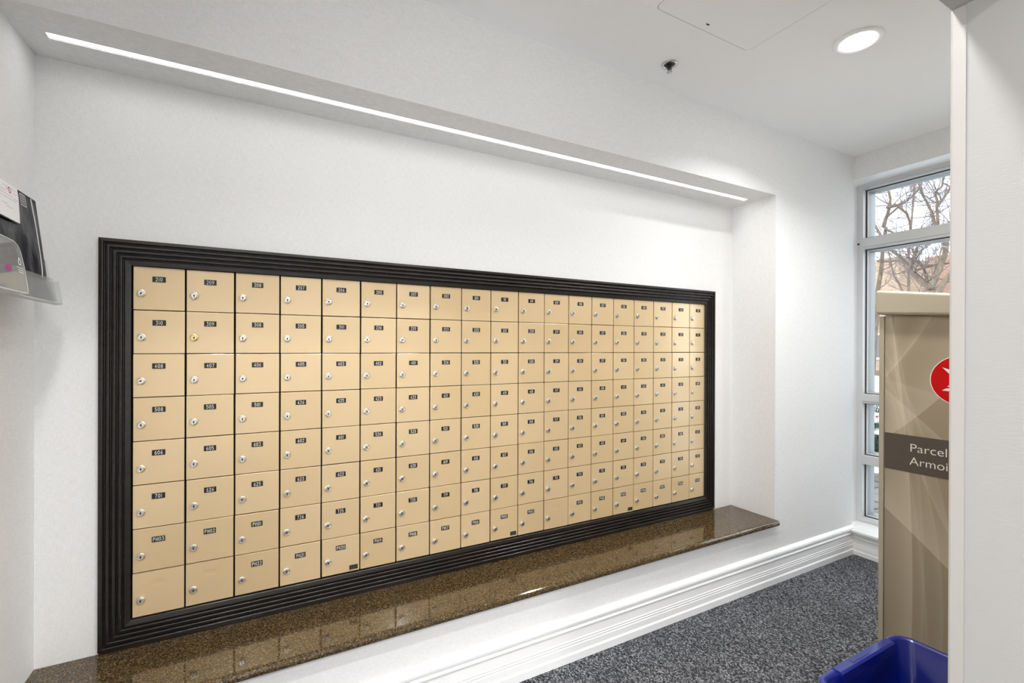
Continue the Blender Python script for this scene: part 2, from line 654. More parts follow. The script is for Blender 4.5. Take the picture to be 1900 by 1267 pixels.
# ---------------------------------------------------------------- niche lamp
led = thing('linear_lamp', 'long slim recessed light strip glowing in the niche soffit', 'lamp', (LX0, -0.135, ZS + 0.02))
bm = BM()
w, h = (LY1 - LY0), 0.02
box(bm, 0.001, LX1 - LX0 - 0.001, -w / 2 + 0.0005, -w / 2 + 0.003, -0.018, 0.008)
box(bm, 0.001, LX1 - LX0 - 0.001, w / 2 - 0.003, w / 2 - 0.0005, -0.018, 0.008)
box(bm, 0.001, LX1 - LX0 - 0.001, -w / 2 + 0.0005, w / 2 - 0.0005, 0.0065, 0.009)
obj('lamp_housing', bm, M_TRIM, led)
bm = BM()
box(bm, 0.002, LX1 - LX0 - 0.002, -w / 2 + 0.0032, w / 2 - 0.0032, -0.010, -0.006)
obj('lamp_diffuser', bm, M_LED, led)

# ---------------------------------------------------------------- granite ledge
bm = BM()
r = 0.0155
prof = [(0.0, ZK), (0.0, ZK - 0.031)]
prof += [(-0.288 - r * math.sin(math.radians(a)), ZK - 0.0155 - r * math.cos(math.radians(a))) for a in range(0, 181, 15)]
prism(bm, prof, 0, XL, 2.884)
# right-hand end, rounded past the niche corner
seg = []
rings = []
for k in range(0, 10):
    a = math.radians(90 * k / 9)
    rings.append([(2.884 + 0.013 * math.sin(a), -D - 0.0145 - (0.0155) * math.sin(math.radians(q)) * (1 if True else 0) * math.cos(a) + 0.0, ZK - 0.0155 + r * (-math.cos(math.radians(q))) * (0.25 + 0.75 * math.cos(a))) for q in range(0, 181, 15)] +
                 [(2.884 + 0.013 * math.sin(a), -D - 0.0002, ZK - 0.0155 + r * (0.25 + 0.75 * math.cos(a))), (2.884 + 0.013 * math.sin(a), -D - 0.0002, ZK - 0.0155 - r * (0.25 + 0.75 * math.cos(a)))])
loops(bm, rings, False, True)
ledge = obj('granite_ledge', bm, M_GRAN)
tag(ledge, 'dark brown speckled granite ledge with bullnose edge below the mailboxes', 'counter')

# ---------------------------------------------------------------- mailbox cabinet: carcass and reeded surround
cab = thing('mailbox_cabinet', 'dark cabinet with black reeded wooden surround around all the mailboxes', 'cabinet', (1.33, 0, 0.351))
cabl = Vector((1.33, 0, 0.351))
bm = BM()
box(bm, OX0 + 0.001, OX1 - 0.001, 0.045, 0.055, OZ0 + 0.001, OZ1 - 0.001)
box(bm, OX0 + 0.001, OX0 + 0.003, 0.002, 0.045, OZ0 + 0.001, OZ1 - 0.001)
box(bm, OX1 - 0.003, OX1 - 0.001, 0.002, 0.045, OZ0 + 0.001, OZ1 - 0.001)
box(bm, OX0 + 0.003, OX1 - 0.003, 0.002, 0.045, OZ0 + 0.001, OZ0 + 0.003)
box(bm, OX0 + 0.003, OX1 - 0.003, 0.002, 0.045, OZ1 - 0.003, OZ1 - 0.001)
bmesh.ops.translate(bm, verts=bm.verts, vec=-cabl)
obj('carcass', bm, M_CARC, cab)
FX0, FX1, FZ0, FZ1 = -0.0800, 2.7215, 0.3530, 1.6317
# saw-tooth reeding: each band rises towards the doors, then drops over a rounded nose into a groove
FW = 0.0793
prof = [(0.0, 0.0), (0.0, 0.0120), (0.0012, 0.0132)]
bands = [0.0118, 0.0272, 0.0426, 0.0580]
for i, d1 in enumerate(bands):
    for a in (0, 30, 60, 90):
        x = math.radians(a)
        prof.append((d1 - 0.003 * (1 - math.sin(x)), 0.0142 - 0.003 * (1 - math.cos(x))))
    prof += [(d1 + 0.0003, 0.0020), (d1 + 0.0026, 0.0015), (d1 + 0.0030, 0.0062), (d1 + 0.0058, 0.0074), (d1 + 0.0060, 0.0062), (d1 + 0.0066, 0.0062), (d1 + 0.0070, 0.0110)]
prof += [(FW - 0.0015, 0.0085), (FW, 0.0072), (FW, 0.0)]


def rail(side):
    bm = BM()
    A, B = [], []
    for dd, hh in prof:
        y = -hh - 0.0003
        if side == 'top':
            A.append((FX0 + dd, y, FZ1 - dd)); B.append((FX1 - dd, y, FZ1 - dd))
        elif side == 'bottom':
            A.append((FX0 + dd, y, FZ0 + dd)); B.append((FX1 - dd, y, FZ0 + dd))
        elif side == 'left':
            A.append((FX0 + dd, y, FZ0 + dd)); B.append((FX0 + dd, y, FZ1 - dd))
        else:
            A.append((FX1 - dd, y, FZ0 + dd)); B.append((FX1 - dd, y, FZ1 - dd))
    a = [bm.verts.new(Vector(p) - cabl) for p in A]
    b = [bm.verts.new(Vector(p) - cabl) for p in B]
    n = len(a)
    for i in range(n):
        j = (i + 1) % n
        bm.faces.new((a[i], a[j], b[j], b[i]))
    bm.faces.new(a); bm.faces.new(list(reversed(b)))
    return bm


for s in ('top', 'bottom', 'left', 'right'):
    obj('surround_moulding', rail(s), M_FRAME, cab)

bm = BM(); box(bm, FX0 + 0.003, FX1 - 0.010, -0.0105, -0.0003, ZK + 0.0004, FZ0 + 0.0002)
bmesh.ops.translate(bm, verts=bm.verts, vec=-cabl)
obj('base_strip', bm, M_FRAME, cab)

# ---------------------------------------------------------------- mailboxes
ROWS = [
    '210 209 208 207 206 205 203 202 201 111 110 109 108 107 106 105 103 102 101',
    '310 309 308 305 301 226 225 223 222 221 220 219 218 217 216 215 213 212 211',
    '408 407 406 405 403 402 401 326 325 321 320 319 318 317 316 315 313 312 311',
    '508 505 501 426 425 423 422 421 420 419 418 417 416 415 413 412 411 410 409',
    '606 605 603 602 601 526 525 521 520 519 518 517 516 515 513 512 511 510 509',
    '701 626 625 623 622 621 620 619 618 617 616 615 613 612 611 610 609 608 607',
    'PH03 PH02 PH01 726 725 721 720 719 718 717 716 715 713 712 711 710 709 708 702',
    '- - PH22 PH21 PH20 PH19 PH18 PH17 PH16 PH15 PH13 - PH11 PH10 PH09 PH08 PH07 PH06 PH05']
ROWS = [r_.split() for r_ in ROWS]


def arc(cx, cy, rx, ry, a0, a1, n=8):
    return [(cx + rx * math.cos(math.radians(a0 + (a1 - a0) * k / n)), cy + ry * math.sin(math.radians(a0 + (a1 - a0) * k / n))) for k in range(n + 1)]


# single-stroke engraving alphabet in a 0.6 x 1 cell
GLYPH = {
    '0': [arc(0.3, 0.5, 0.27, 0.47, 0, 360, 16)],
    '1': [[(0.3, 0.03), (0.3, 0.97)]],
    '2': [arc(0.3, 0.70, 0.25, 0.27, 165, -35, 8) + [(0.05, 0.03), (0.57, 0.03)]],
    '3': [[(0.06, 0.97), (0.52, 0.97), (0.27, 0.60)] + arc(0.27, 0.31, 0.27, 0.28, 80, -150, 9)],
    '4': [[(0.42, 0.03), (0.42, 0.97), (0.03, 0.28), (0.57, 0.28)]],
    '5': [[(0.52, 0.97), (0.11, 0.97), (0.08, 0.55)] + arc(0.28, 0.33, 0.27, 0.30, 110, -150, 10)],
    '6': [[(0.46, 0.97)] + arc(0.62, 0.32, 0.57, 0.62, 125, 175, 4) + arc(0.3, 0.30, 0.25, 0.27, 180, 540, 14)],
    '7': [[(0.04, 0.97), (0.55, 0.97), (0.2, 0.03)]],
    '8': [arc(0.3, 0.74, 0.21, 0.23, 0, 360, 12), arc(0.3, 0.27, 0.26, 0.25, 0, 360, 14)],
    '9': [[(0.14, 0.03)] + arc(-0.02, 0.68, 0.57, 0.62, -55, -5, 4) + arc(0.3, 0.70, 0.25, 0.27, 0, 360, 14)],
    'P': [[(0.07, 0.03), (0.07, 0.97), (0.3, 0.97)] + arc(0.3, 0.72, 0.24, 0.25, 90, -90, 8) + [(0.07, 0.47)]],
    'H': [[(0.05, 0.03), (0.05, 0.97)], [(0.55, 0.03), (0.55, 0.97)], [(0.05, 0.5), (0.55, 0.5)]],
}


def stroke(bm, pts, w, y0, y1):
    """flat ribbon of width w along pts (x,z), raised from y0 to y1 (towards -y)"""
    pts = [Vector((p[0], p[1])) for p in pts]
    closed = (pts[0] - pts[-1]).length < 1e-5
    if closed:
        pts = pts[:-1]
    n = len(pts)
    L, R_ = [], []
    for i, p in enumerate(pts):
        a = pts[i - 1] if (i > 0 or closed) else None
        b = pts[(i + 1) % n] if (i < n - 1 or closed) else None
        d1 = (p - a).normalized() if a is not None else None
        d2 = (b - p).normalized() if b is not None else None
        d1 = d1 or d2
        d2 = d2 or d1
        n1 = Vector((-d1.y, d1.x)); n2 = Vector((-d2.y, d2.x))
        nn_ = (n1 + n2)
        nn_ = nn_.normalized() if nn_.length > 1e-4 else n1
        k = w / 2 / max(0.45, nn_.dot(n1))
        ext = Vector((0, 0))
        if not closed and i == 0:
            ext = -d2 * w * 0.35
        if not closed and i == n - 1:
            ext = d1 * w * 0.35
        L.append(bm.verts.new((p.x + nn_.x * k + ext.x, y1, p.y + nn_.y * k + ext.y)))
        R_.append(bm.verts.new((p.x - nn_.x * k + ext.x, y1, p.y - nn_.y * k + ext.y)))
    for i in range(n if closed else n - 1):
        j = (i + 1) % n
        bm.faces.new((L[i], L[j], R_[j], R_[i]))


def text_mesh(s, height, y):
    bm = BM()
    wcell, gap = 0.6, 0.30
    adv = []
    x = 0
    for ch in s:
        cw = 0.22 if ch == '1' else wcell
        adv.append((ch, x - (0.19 if ch == '1' else 0)))
        x += cw + gap
    total = x - gap
    fit = min(0.74, 0.0315 / (total * height))
    for ch, x0 in adv:
        for st in GLYPH[ch]:
            stroke(bm, [((p[0] + x0 - total / 2) * height * fit, (p[1] - 0.5) * height) for p in st], height * 0.11, y, y)
    return bm


CW, RH = 0.14, 0.139748
DW, DH = CW - 0.0052, RH - 0.0024
ZT = 1.5524
# door slab around (0,0) at its centre; front face at y=-0.004
bm = BM(); box(bm, -DW / 2, DW / 2, -0.004, 0.009, -DH / 2, DH / 2)
ME_DOOR = mesh_from(bm, 'door', M_DOOR, 0.0011, 2)
# door with a recess left by a missing number plate
PX, PZ = -0.001, DH / 2 - 0.0385
PWH, PHH = 0.0176, 0.0088
bm = BM()
outer = [(-DW / 2, -DH / 2), (DW / 2, -DH / 2), (DW / 2, DH / 2), (-DW / 2, DH / 2)]
hole = [(PX - PWH, PZ - PHH), (PX + PWH, PZ - PHH), (PX + PWH, PZ + PHH), (PX - PWH, PZ + PHH)]
of = [bm.verts.new((x, -0.004, z)) for x, z in outer]
ob_ = [bm.verts.new((x, 0.009, z)) for x, z in outer]
hf = [bm.verts.new((x, -0.004, z)) for x, z in hole]
hb = [bm.verts.new((x * 1.0, -0.0022, z)) for x, z in hole]
for i in range(4):
    j = (i + 1) % 4
    bm.faces.new((of[i], of[j], hf[j], hf[i]))
    bm.faces.new((of[i], ob_[i], ob_[j], of[j]))
    bm.faces.new((hf[i], hf[j], hb[j], hb[i]))
bm.faces.new(hb); bm.faces.new(list(reversed(ob_)))
ME_DOOR_R = mesh_from(bm, 'door_with_recess', M_DOOR)
bm = BM(); box(bm, -DW / 2 + 0.004, DW / 2 - 0.004, 0.009, 0.0405, -DH / 2 + 0.004, DH / 2 - 0.004)
ME_BODY = mesh_from(bm, 'box_body', M_CARC)
bm = BM()
lathe(bm, [(0.0122, -0.004), (0.0122, -0.0075), (0.0112, -0.0092), (0.0095, -0.0098), (0.0083, -0.0094), (0.0080, -0.0112), (0.0074, -0.0120), (0.0, -0.0120)], 24, 'y')
ME_LOCK = mesh_from(bm, 'lock', M_LOCK, smooth=False)
ME_LOCK_B = ME_LOCK.copy(); ME_LOCK_B.materials.clear(); ME_LOCK_B.materials.append(M_BRASS)
bm = BM()
lathe(bm, [(0.0, -0.0124), (0.0026, -0.0124), (0.0026, -0.0119), (0.0, -0.0119)], 12, 'y')
box(bm, -0.0011, 0.0011, -0.0124, -0.0119, -0.0060, 0.0012)
ME_KEYH = mesh_from(bm, 'keyhole', M_KEY)
bm = BM(); box(bm, -PWH, PWH, -0.0052, -0.004, -PHH, PHH)
ME_PLATE = mesh_from(bm, 'number_plate', M_PLATE)
bm = BM(); box(bm, -0.0155, 0.0155, -0.0048, -0.004, -0.0085, 0.0085)
ME_MAKER = mesh_from(bm, 'maker_plate', M_PLATE)

ORD = ['first', 'second', 'third', 'fourth', 'fifth', 'sixth', 'seventh', 'eighth', 'ninth', 'tenth', 'eleventh', 'twelfth', 'thirteenth',
       'fourteenth', 'fifteenth', 'sixteenth', 'seventeenth', 'eighteenth', 'nineteenth']
RN = ['top row', 'second row', 'third row', 'fourth row', 'fifth row', 'sixth row', 'seventh row', 'bottom row']
rng = random.Random(3)
for j, row in enumerate(ROWS):
    for i, num in enumerate(row):
        x = CW * i + CW / 2 + 0.0006
        z = ZT - RH * j - RH / 2
        dx, dz = rng.uniform(-0.0006, 0.0006), rng.uniform(-0.0004, 0.0004)
        if j <= 1:
            dz += 0.0006
        if i <= 7 and 2 <= j <= 4:
            dz += 0.0004
        rot = (math.radians(rng.gauss(0, 0.22)), 0, math.radians(rng.gauss(0, 0.22)))
        if i == 18:
            dx, rot = -0.001, (0, 0, 0)
        brass = (num == '309')
        if num == '-':
            lab = f'gold metal mailbox with empty plate recess in the {RN[j]}, {ORD[i]} from the left'
        elif brass:
            lab = 'gold metal mailbox numbered 309 with a yellow brass lock, second row'
        else:
            lab = f'gold metal mailbox with black plate {num} in the {RN[j]}, {ORD[i]} from the left'
        b = thing('mailbox', lab, 'mailbox', (x + dx, 0.0040, z + dz), (0, 0, 0), 'numbered mailboxes')
        dr = link('door', ME_DOOR_R if num == '-' else ME_DOOR, b, (0, rng.uniform(-0.0006, 0.0006), 0), rot)
        link('box_body', ME_BODY, b)
        lk = link('lock', ME_LOCK_B if brass else ME_LOCK, dr, (-0.0463, 0, -0.0165))
        if brass:
            lk['label'] = 'yellow brass lock'
        ky = rng.gauss(0, 0.12) if rng.random() > 0.06 else 1.3
        kh = link('keyhole', ME_KEYH, dr, (-0.0463, 0, -0.0165), (0, ky, 0))
        # locks and plates are parts of the mailbox
        for q in (lk, kh):
            q.parent = lk if q is kh else b
        lk.rotation_euler = (0, 0, 0)
        kh.location = (0, 0, 0)
        if num != '-':
            pl = link('number_plate', ME_PLATE, b, (PX, 0, PZ), (0, rng.gauss(0, 0.006), 0))
            tb = text_mesh(num, 0.0118, -0.00535)
            obj('numerals', tb, M_NUM, pl)
        if num in ('PH20', 'PH15', 'PH09'):
            mk = link('maker_plate', ME_MAKER, b, (0.046, 0, -0.0535))
            bm = BM()
            for k in range(3):
                box(bm, -0.0125, 0.0125 - 0.006 * (k == 2), -0.00495, -0.0048, 0.0035 - 0.0042 * k - 0.0004, 0.0035 - 0.0042 * k + 0.0004)
            obj('fine_print', bm, M_GREY_PRINT, mk)

# ---------------------------------------------------------------- ceiling fittings
dl = thing('recessed_downlight', 'round white recessed downlight glowing in the ceiling', 'lamp', (2.446, -0.887, ZC))
bm = BM()
lathe(bm, [(0.056, -0.001), (0.060, -0.0045), (0.076, -0.0075), (0.083, -0.006), (0.0855, -0.0015), (0.0855, -0.0002), (0.056, -0.0002)], 56)
obj('trim_ring', bm, M_TRIM, dl, smooth=True)
bm = BM(); lathe(bm, [(0.0, -0.003), (0.0555, -0.003), (0.0555, -0.0006), (0.0, -0.0006)], 48)
obj('lamp_lens', bm, M_LENS, dl)
lamp('alcove_downlight_c', 'AREA', (2.446, -0.887, ZC - 0.009), 9.5, 0.10, color=WARM, spread=2.35)

spk = thing('fire_sprinkler', 'small chrome sprinkler head hanging from the ceiling', 'sprinkler', (1.909, -0.417, ZC))
bm = BM(); lathe(bm, [(0.022, -0.0002), (0.022, -0.003), (0.0275, -0.0055), (0.033, -0.003), (0.034, -0.0002)], 36)
obj('escutcheon', bm, M_CHROME, spk, smooth=True)
bm = BM(); lathe(bm, [(0.0, -0.0004), (0.0218, -0.0004), (0.0218, -0.0016), (0.0, -0.0016)], 28)
obj('cup', bm, mat('sprinkler_cup_black', (0.02, 0.02, 0.02), 0.5), spk)
bm = BM()
lathe(bm, [(0.0, -0.0018), (0.010, -0.0018), (0.010, -0.010), (0.0075, -0.012), (0.0, -0.012)], 20)
tube(bm, [(0.0085, 0, -0.010), (0.0105, 0, -0.018), (0.008, 0, -0.026), (0.002, 0, -0.031)], 0.0022, 8)
tube(bm, [(-0.0085, 0, -0.010), (-0.0105, 0, -0.018), (-0.008, 0, -0.026), (-0.002, 0, -0.031)], 0.0022, 8)
tube(bm, [(0, 0, -0.012), (0, 0, -0.030)], 0.0025, 8)
obj('sprinkler_body', bm, M_DARKMET, spk)
bm = BM()
for k in range(12):
    a = 2 * math.pi * k / 12
    c, s_ = math.cos(a), math.sin(a)
    p = [(0.005, -0.0022), (0.0115, -0.0026), (0.0115, 0.0026), (0.005, 0.0022)]
    lo = [bm.verts.new((c * u_ - s_ * v_, s_ * u_ + c * v_, -0.0335)) for u_, v_ in p]
    hi = [bm.verts.new((c * u_ - s_ * v_, s_ * u_ + c * v_, -0.0320)) for u_, v_ in p]
    bm.faces.new(lo); bm.faces.new(list(reversed(hi)))
    for q in range(4):
        bm.faces.new((lo[q], lo[(q + 1) % 4], hi[(q + 1) % 4], hi[q]))
lathe(bm, [(0.0, -0.0345), (0.006, -0.0345), (0.006, -0.0305), (0.0, -0.0305)], 14)
obj('deflector', bm, M_CHROME, spk)

hat = thing('access_hatch', 'flush white ceiling access hatch with rounded corners', 'hatch', (1.862, -0.895, ZC))
hx, hy = 0.2575, 0.2575
bm = BM()
o1, o2 = rrect(0, 0, hx + 0.032, hy + 0.032, 0.012), rrect(0, 0, hx + 0.0022, hy + 0.0022, 0.024)
loops(bm, [[(a, b, -0.0002) for a, b in o1], [(a, b, -0.0010) for a, b in o1], [(a, b, -0.0010) for a, b in o2], [(a, b, -0.0002) for a, b in o2]])
obj('hatch_flange', bm, M_CEIL, hat)
bm = BM()
o3 = rrect(0, 0, hx, hy, 0.022)
loops(bm, [[(a, b, -0.0002) for a, b in o3], [(a, b, -0.0012) for a, b in o3]], False, True)
obj('hatch_door', bm, M_CEIL, hat)
bm = BM(); box(bm, -0.028, -0.012, 0.224, 0.230, -0.0017, -0.0012)
obj('hatch_latch', bm, M_KEY, hat)
bm = BM()
o4 = rrect(0, 0, hx + 0.0022, hy + 0.0022, 0.024)
loops(bm, [[(a, b, -0.00025) for a, b in o4], [(a, b, -0.00025) for a, b in o3]])
obj('hatch_seam', bm, mat('seam_shadow_gap', (0.25, 0.25, 0.25), 0.9), hat)

# ---------------------------------------------------------------- parcel locker
LXF = 2.70
lk = thing('parcel_locker', 'tall beige parcel locker with red emblem standing before the window', 'locker', (LXF + 0.25, -1.13, 0))
lo = Vector((LXF + 0.25, -1.13, 0))
M_BEIGE = mat('beige_powder_coat', (0.43, 0.38, 0.285), 0.45)
M_PANEL = mat('printed_taupe_panel', (0.30, 0.245, 0.17), 0.42)
t = NT(M_PANEL)
tc = t.n('ShaderNodeTexCoord')
sx = t.n('ShaderNodeSeparateXYZ')
t.l(tc.outputs['Object'], sx.inputs[0])
PY, PZc = sx.outputs['Y'], sx.outputs['Z']


def edge(p0, p1, side, fall, amp, curve=0.0):
    """printed swoosh: light fades away from the line p0-p1 (world y,z) on one side"""
    y0_, z0_ = p0[0] - lo.y, p0[1]
    y1_, z1_ = p1[0] - lo.y, p1[1]
    dy, dz_ = y1_ - y0_, z1_ - z0_
    ln = math.hypot(dy, dz_)
    nx, nz_ = -dz_ / ln * side, dy / ln * side
    a = t.math('MULTIPLY', t.math('SUBTRACT', PY, y0_), nx)
    b_ = t.math('MULTIPLY', t.math('SUBTRACT', PZc, z0_), nz_)
    dd = t.math('ADD', a, b_)
    if curve:
        al = t.math('ADD', t.math('MULTIPLY', t.math('SUBTRACT', PY, y0_), dy / ln), t.math('MULTIPLY', t.math('SUBTRACT', PZc, z0_), dz_ / ln))
        q = t.math('MULTIPLY', t.math('MULTIPLY', al, t.math('SUBTRACT', ln, al)), curve)
        dd = t.math('ADD', dd, q)
    on = t.math('MULTIPLY', t.math('ADD', dd, 0.001), 500, clamp=True)
    f = t.math('SUBTRACT', 1.0, t.math('MULTIPLY', dd, 1.0 / fall), clamp=True)
    f = t.math('POWER', f, 1.6)
    return t.math('MULTIPLY', t.math('MULTIPLY', on, f), amp)


tot = None
for args in [((-1.033, 1.4264), (-0.9104, 1.2234), 1, 0.05, 0.30, 0.3), ((-1.05, 1.44), (-0.955, 1.30), -1, 0.03, 0.12),
             ((-0.9412, 0.9797), (-1.10, 1.165), -1, 0.20, 0.42, 0.4), ((-0.905, 1.40), (-0.952, 0.95), -1, 0.05, 0.22, 0.3),
             ((-0.885, 1.12), (-1.06, 0.95), 1, 0.10, 0.28), ((-0.8742, 1.17), (-1.08, 1.11), 1, 0.08, 0.12),
             ((-0.9585, 0.80), (-0.9697, 0.10), 1, 0.09, 0.42, 0.06), ((-0.8742, 0.6255), (-1.0907, 0.4414), -1, 0.22, 0.50, -0.12),
             ((-1.0098, 0.7926), (-1.0697, 0.30), 1, 0.035, 0.18, 0.2), ((-0.992, 0.7926), (-1.005, 0.10), 1, 0.03, 0.14, 0.1),
             ((-1.05, 0.7926), (-1.10, 0.50), 1, 0.03, 0.16, 0.2), ((-1.00, 0.50), (-1.025, 0.08), 1, 0.03, 0.16, 0.1)]:
    e_ = edge(*args)
    tot = e_ if tot is None else t.math('ADD', tot, e_)
nz = t.noise(t.coords('Object'), 900, 2)
tot = t.math('ADD', tot, t.math('MULTIPLY', t.math('SUBTRACT', nz, 0.5), 0.12))
t.l(t.ramp(tot, [(0.0, (0.325, 0.262, 0.178)), (1.0, (0.63, 0.55, 0.42))]), t.b.inputs['Base Color'])

LY_L, LY_R = -0.857, -1.43
LB = LXF + 0.38


def lob(name, bm, mt, parent=lk, **k):
    bmesh.ops.translate(bm, verts=bm.verts, vec=-lo)
    return obj(name, bm, mt, parent, **k)


bm = BM(); box(bm, LXF + 0.004, LB, LY_R, LY_L, 0.0, 1.435)
lob('locker_body', bm, M_BEIGE, bevel=0.003)
# edge trim of the front (lighter vertical strip) and the printed door panel
bm = BM(); box(bm, LXF - 0.006, LXF + 0.004, -0.8725, -0.8545, 0.0, 1.436)
lob('edge_trim', bm, M_BEIGE, bevel=0.002)
bm = BM(); prism(bm, [(-0.8745, 0.02), (-0.8745, 1.4405), (LY_R + 0.014, 1.396), (LY_R + 0.014, 0.02)], 0, LXF, LXF + 0.004)
door = lob('locker_door', bm, M_PANEL)
bm = BM(); box(bm, LXF - 0.006, LXF + 0.004, LY_R, LY_R + 0.012, 0.0, 1.395)
lob('edge_trim', bm, M_BEIGE, bevel=0.002)
# cap: overhanging lid with rounded edges, dipping towards its right end as in the picture
bm = BM()
x0, x1 = LXF - 0.022, LB + 0.015
ya, yb = -0.846, LY_R - 0.012
def cap_z(y, top):
    k = (y - ya) / (-1.0886 - ya)
    return (1.5490 - 0.0365 * k) if top else (1.4440 - 0.0185 * k)
vs = []
for x in (x0, x1):
    for y in (ya, yb):
        for tp in (False, True):
            vs.append(bm.verts.new((x, y, cap_z(y, tp))))
for f in ((0, 1, 3, 2), (4, 6, 7, 5), (0, 4, 5, 1), (2, 3, 7, 6), (0, 2, 6, 4), (1, 5, 7, 3)):
    bm.faces.new([vs[i] for i in f])
lob('locker_cap', bm, M_BEIGE, bevel=0.012, seg=4, smooth=False)
# name band with its lettering
M_BAND = mat('dark_taupe_band', (0.085, 0.066, 0.053), 0.45)
bm = BM(); box(bm, LXF - 0.0008, LXF, LY_R + 0.016, -0.8747, 0.7925, 0.9437)
band = lob('name_band', bm, M_BAND)
band['label'] = 'dark taupe band lettered Parcel Armoire'
M_CREAM = mat('cream_lettering', (0.86, 0.80, 0.70), 0.5)


def word(s, y, z, size, xs):
    cu = bpy.data.curves.new('word', 'FONT')
    cu.body = s
    cu.size = size
    cu.extrude = 0.0003
    cu.offset = -0.0004
    tmp = bpy.data.objects.new('word', cu)
    COL.objects.link(tmp)
    dg = bpy.context.evaluated_depsgraph_get()
    me = bpy.data.meshes.new_from_object(tmp.evaluated_get(dg))
    bpy.data.objects.remove(tmp)
    bpy.data.curves.remove(cu)
    # text x -> world -y, text y -> world z
    me.transform(Matrix(((0, 0, -1, LXF - 0.0012), (-xs, 0, 0, y), (0, 1, 0, z), (0, 0, 0, 1))))
    me.transform(Matrix.Translation(-lo))
    me.materials.clear()
    me.materials.append(M_CREAM)
    return me




def letters(me):
    """one object per printed letter (islands that share a span, like the dot of an i, stay together)"""
    bm = BM(); bm.from_mesh(me)
    left = set(bm.verts)
    isl = []
    while left:
        st = [left.pop()]
        grp = set(st)
        while st:
            v = st.pop()
            for e in v.link_edges:
                w_ = e.other_vert(v)
                if w_ in left:
                    left.discard(w_); grp.add(w_); st.append(w_)
        ys = [v.co.y for v in grp]
        isl.append([min(ys), max(ys), grp])
    isl.sort(key=lambda q: q[0])
    outl = []
    for q in isl:
        if outl and q[0] < outl[-1][1] - 0.3 * (q[1] - q[0]):
            outl[-1][1] = max(outl[-1][1], q[1]); outl[-1][2] |= q[2]
        else:
            outl.append(q)
    for a, b, grp in outl:
        nb_ = BM()
        vm = {v: nb_.verts.new(v.co) for v in grp}
        for f in bm.faces:
            if f.verts[0] in grp:
                nb_.faces.new([vm[v] for v in f.verts])
        obj('letter', nb_, M_CREAM, band)
    bm.free()


letters(word('Parcel Locker', -0.9605, 0.8785, 0.047, 1.06))
letters(word('Armoire \u00e0 colis', -0.9605, 0.8245, 0.047, 1.02))

# round red emblem with the white wing
M_RED = mat('emblem_red', (0.56, 0.001, 0.001), 0.5, spec=0.2)
EC = Vector((LXF, -1.1225, 1.1772))
ER = 0.0935
bm = BM(); lathe(bm, [(0.0, 0), (ER, 0), (ER, -0.0008), (0, -0.0008)], 56, 'x', EC)
emb = lob('emblem', bm, M_RED)
emb['label'] = 'round red emblem with a white wing'
bm = BM()
lathe(bm, [(ER, 0.0), (ER + 0.0025, 0.0), (ER + 0.0025, -0.0009), (ER, -0.0009), (ER, 0)], 56, 'x', EC)
def poly(pts, x=LXF - 0.0012):
    bm.faces.new([bm.verts.new((x, y, z)) for y, z in pts])
poly([(-1.0645, 1.2262), (-1.0886, 1.1985), (-1.135, 1.1655), (-1.150, 1.1715), (-1.176, 1.2010), (-1.135, 1.2030), (-1.0886, 1.2175)])
poly([(-1.0795, 1.1530), (-1.0895, 1.1600), (-1.125, 1.1612), (-1.168, 1.1612), (-1.162, 1.1490), (-1.0895, 1.1498)])
poly([(-1.0640, 1.1362), (-1.0760, 1.1448), (-1.0895, 1.1458), (-1.158, 1.1440), (-1.150, 1.1335), (-1.0895, 1.1346)])
lob('wing', bm, mat('emblem_white', (0.88, 0.84, 0.80), 0.5), emb)

# ---------------------------------------------------------------- blue box
BZ = 0.360
bx0, bx1, by0, by1 = 1.728, 2.226, -1.457, -1.112
bcx, bcy = (bx0 + bx1) / 2, (by0 + by1) / 2
bin_ = thing('recycling_box', 'empty blue plastic recycling box on the carpet by the locker', 'bin', (bcx, bcy, 0))
hx, hy = (bx1 - bx0) / 2, (by1 - by0) / 2
def ring(inset, z, rad):
    return [(a, b, z) for a, b in rrect(0, 0, hx - inset, hy - inset, rad, 7)]
bm = BM()
loops(bm, [ring(0.062, 0.0, 0.03), ring(0.056, 0.006, 0.04), ring(0.020, BZ - 0.03, 0.045), ring(0.019, BZ - 0.028, 0.045),
           ring(0.003, BZ - 0.028, 0.055), ring(0.0, BZ - 0.026, 0.058), ring(0.0, BZ - 0.006, 0.058), ring(0.0035, BZ - 0.0015, 0.055), ring(0.009, BZ, 0.050),
           ring(0.017, BZ - 0.0015, 0.044), ring(0.0215, BZ - 0.006, 0.040), ring(0.033, 0.215, 0.040), ring(0.037, 0.208, 0.040), ring(0.046, 0.205, 0.038), ring(0.062, 0.02, 0.03), ring(0.075, 0.010, 0.03)], True, True)
for f in bm.faces:
    f.smooth = True
obj('box_shell', bm, M_BLUE, bin_)
# wide grip moulded on the long rim with a small raised plaque
for sgn in (1, -1):
    bm = BM()
    xa, xb = -0.140, 0.165
    pr = [(hy + 0.001, BZ - 0.024), (hy + 0.001, BZ - 0.004), (hy - 0.004, BZ + 0.0025), (hy - 0.026, BZ + 0.0025), (hy - 0.033, BZ - 0.001), (hy - 0.034, BZ - 0.028), (hy - 0.022, BZ - 0.028)]
    prism(bm, [(sgn * a, b) for a, b in pr], 0, xa, xb)
    grip = obj('rim_grip', bm, M_BLUE, bin_, bevel=0.0015)
    bm = BM(); box(bm, -0.06, 0.03, sgn * (hy - 0.021), sgn * (hy - 0.008), BZ + 0.0022, BZ + 0.0034)
    pq = obj('grip_plaque', bm, M_BLUE, grip)

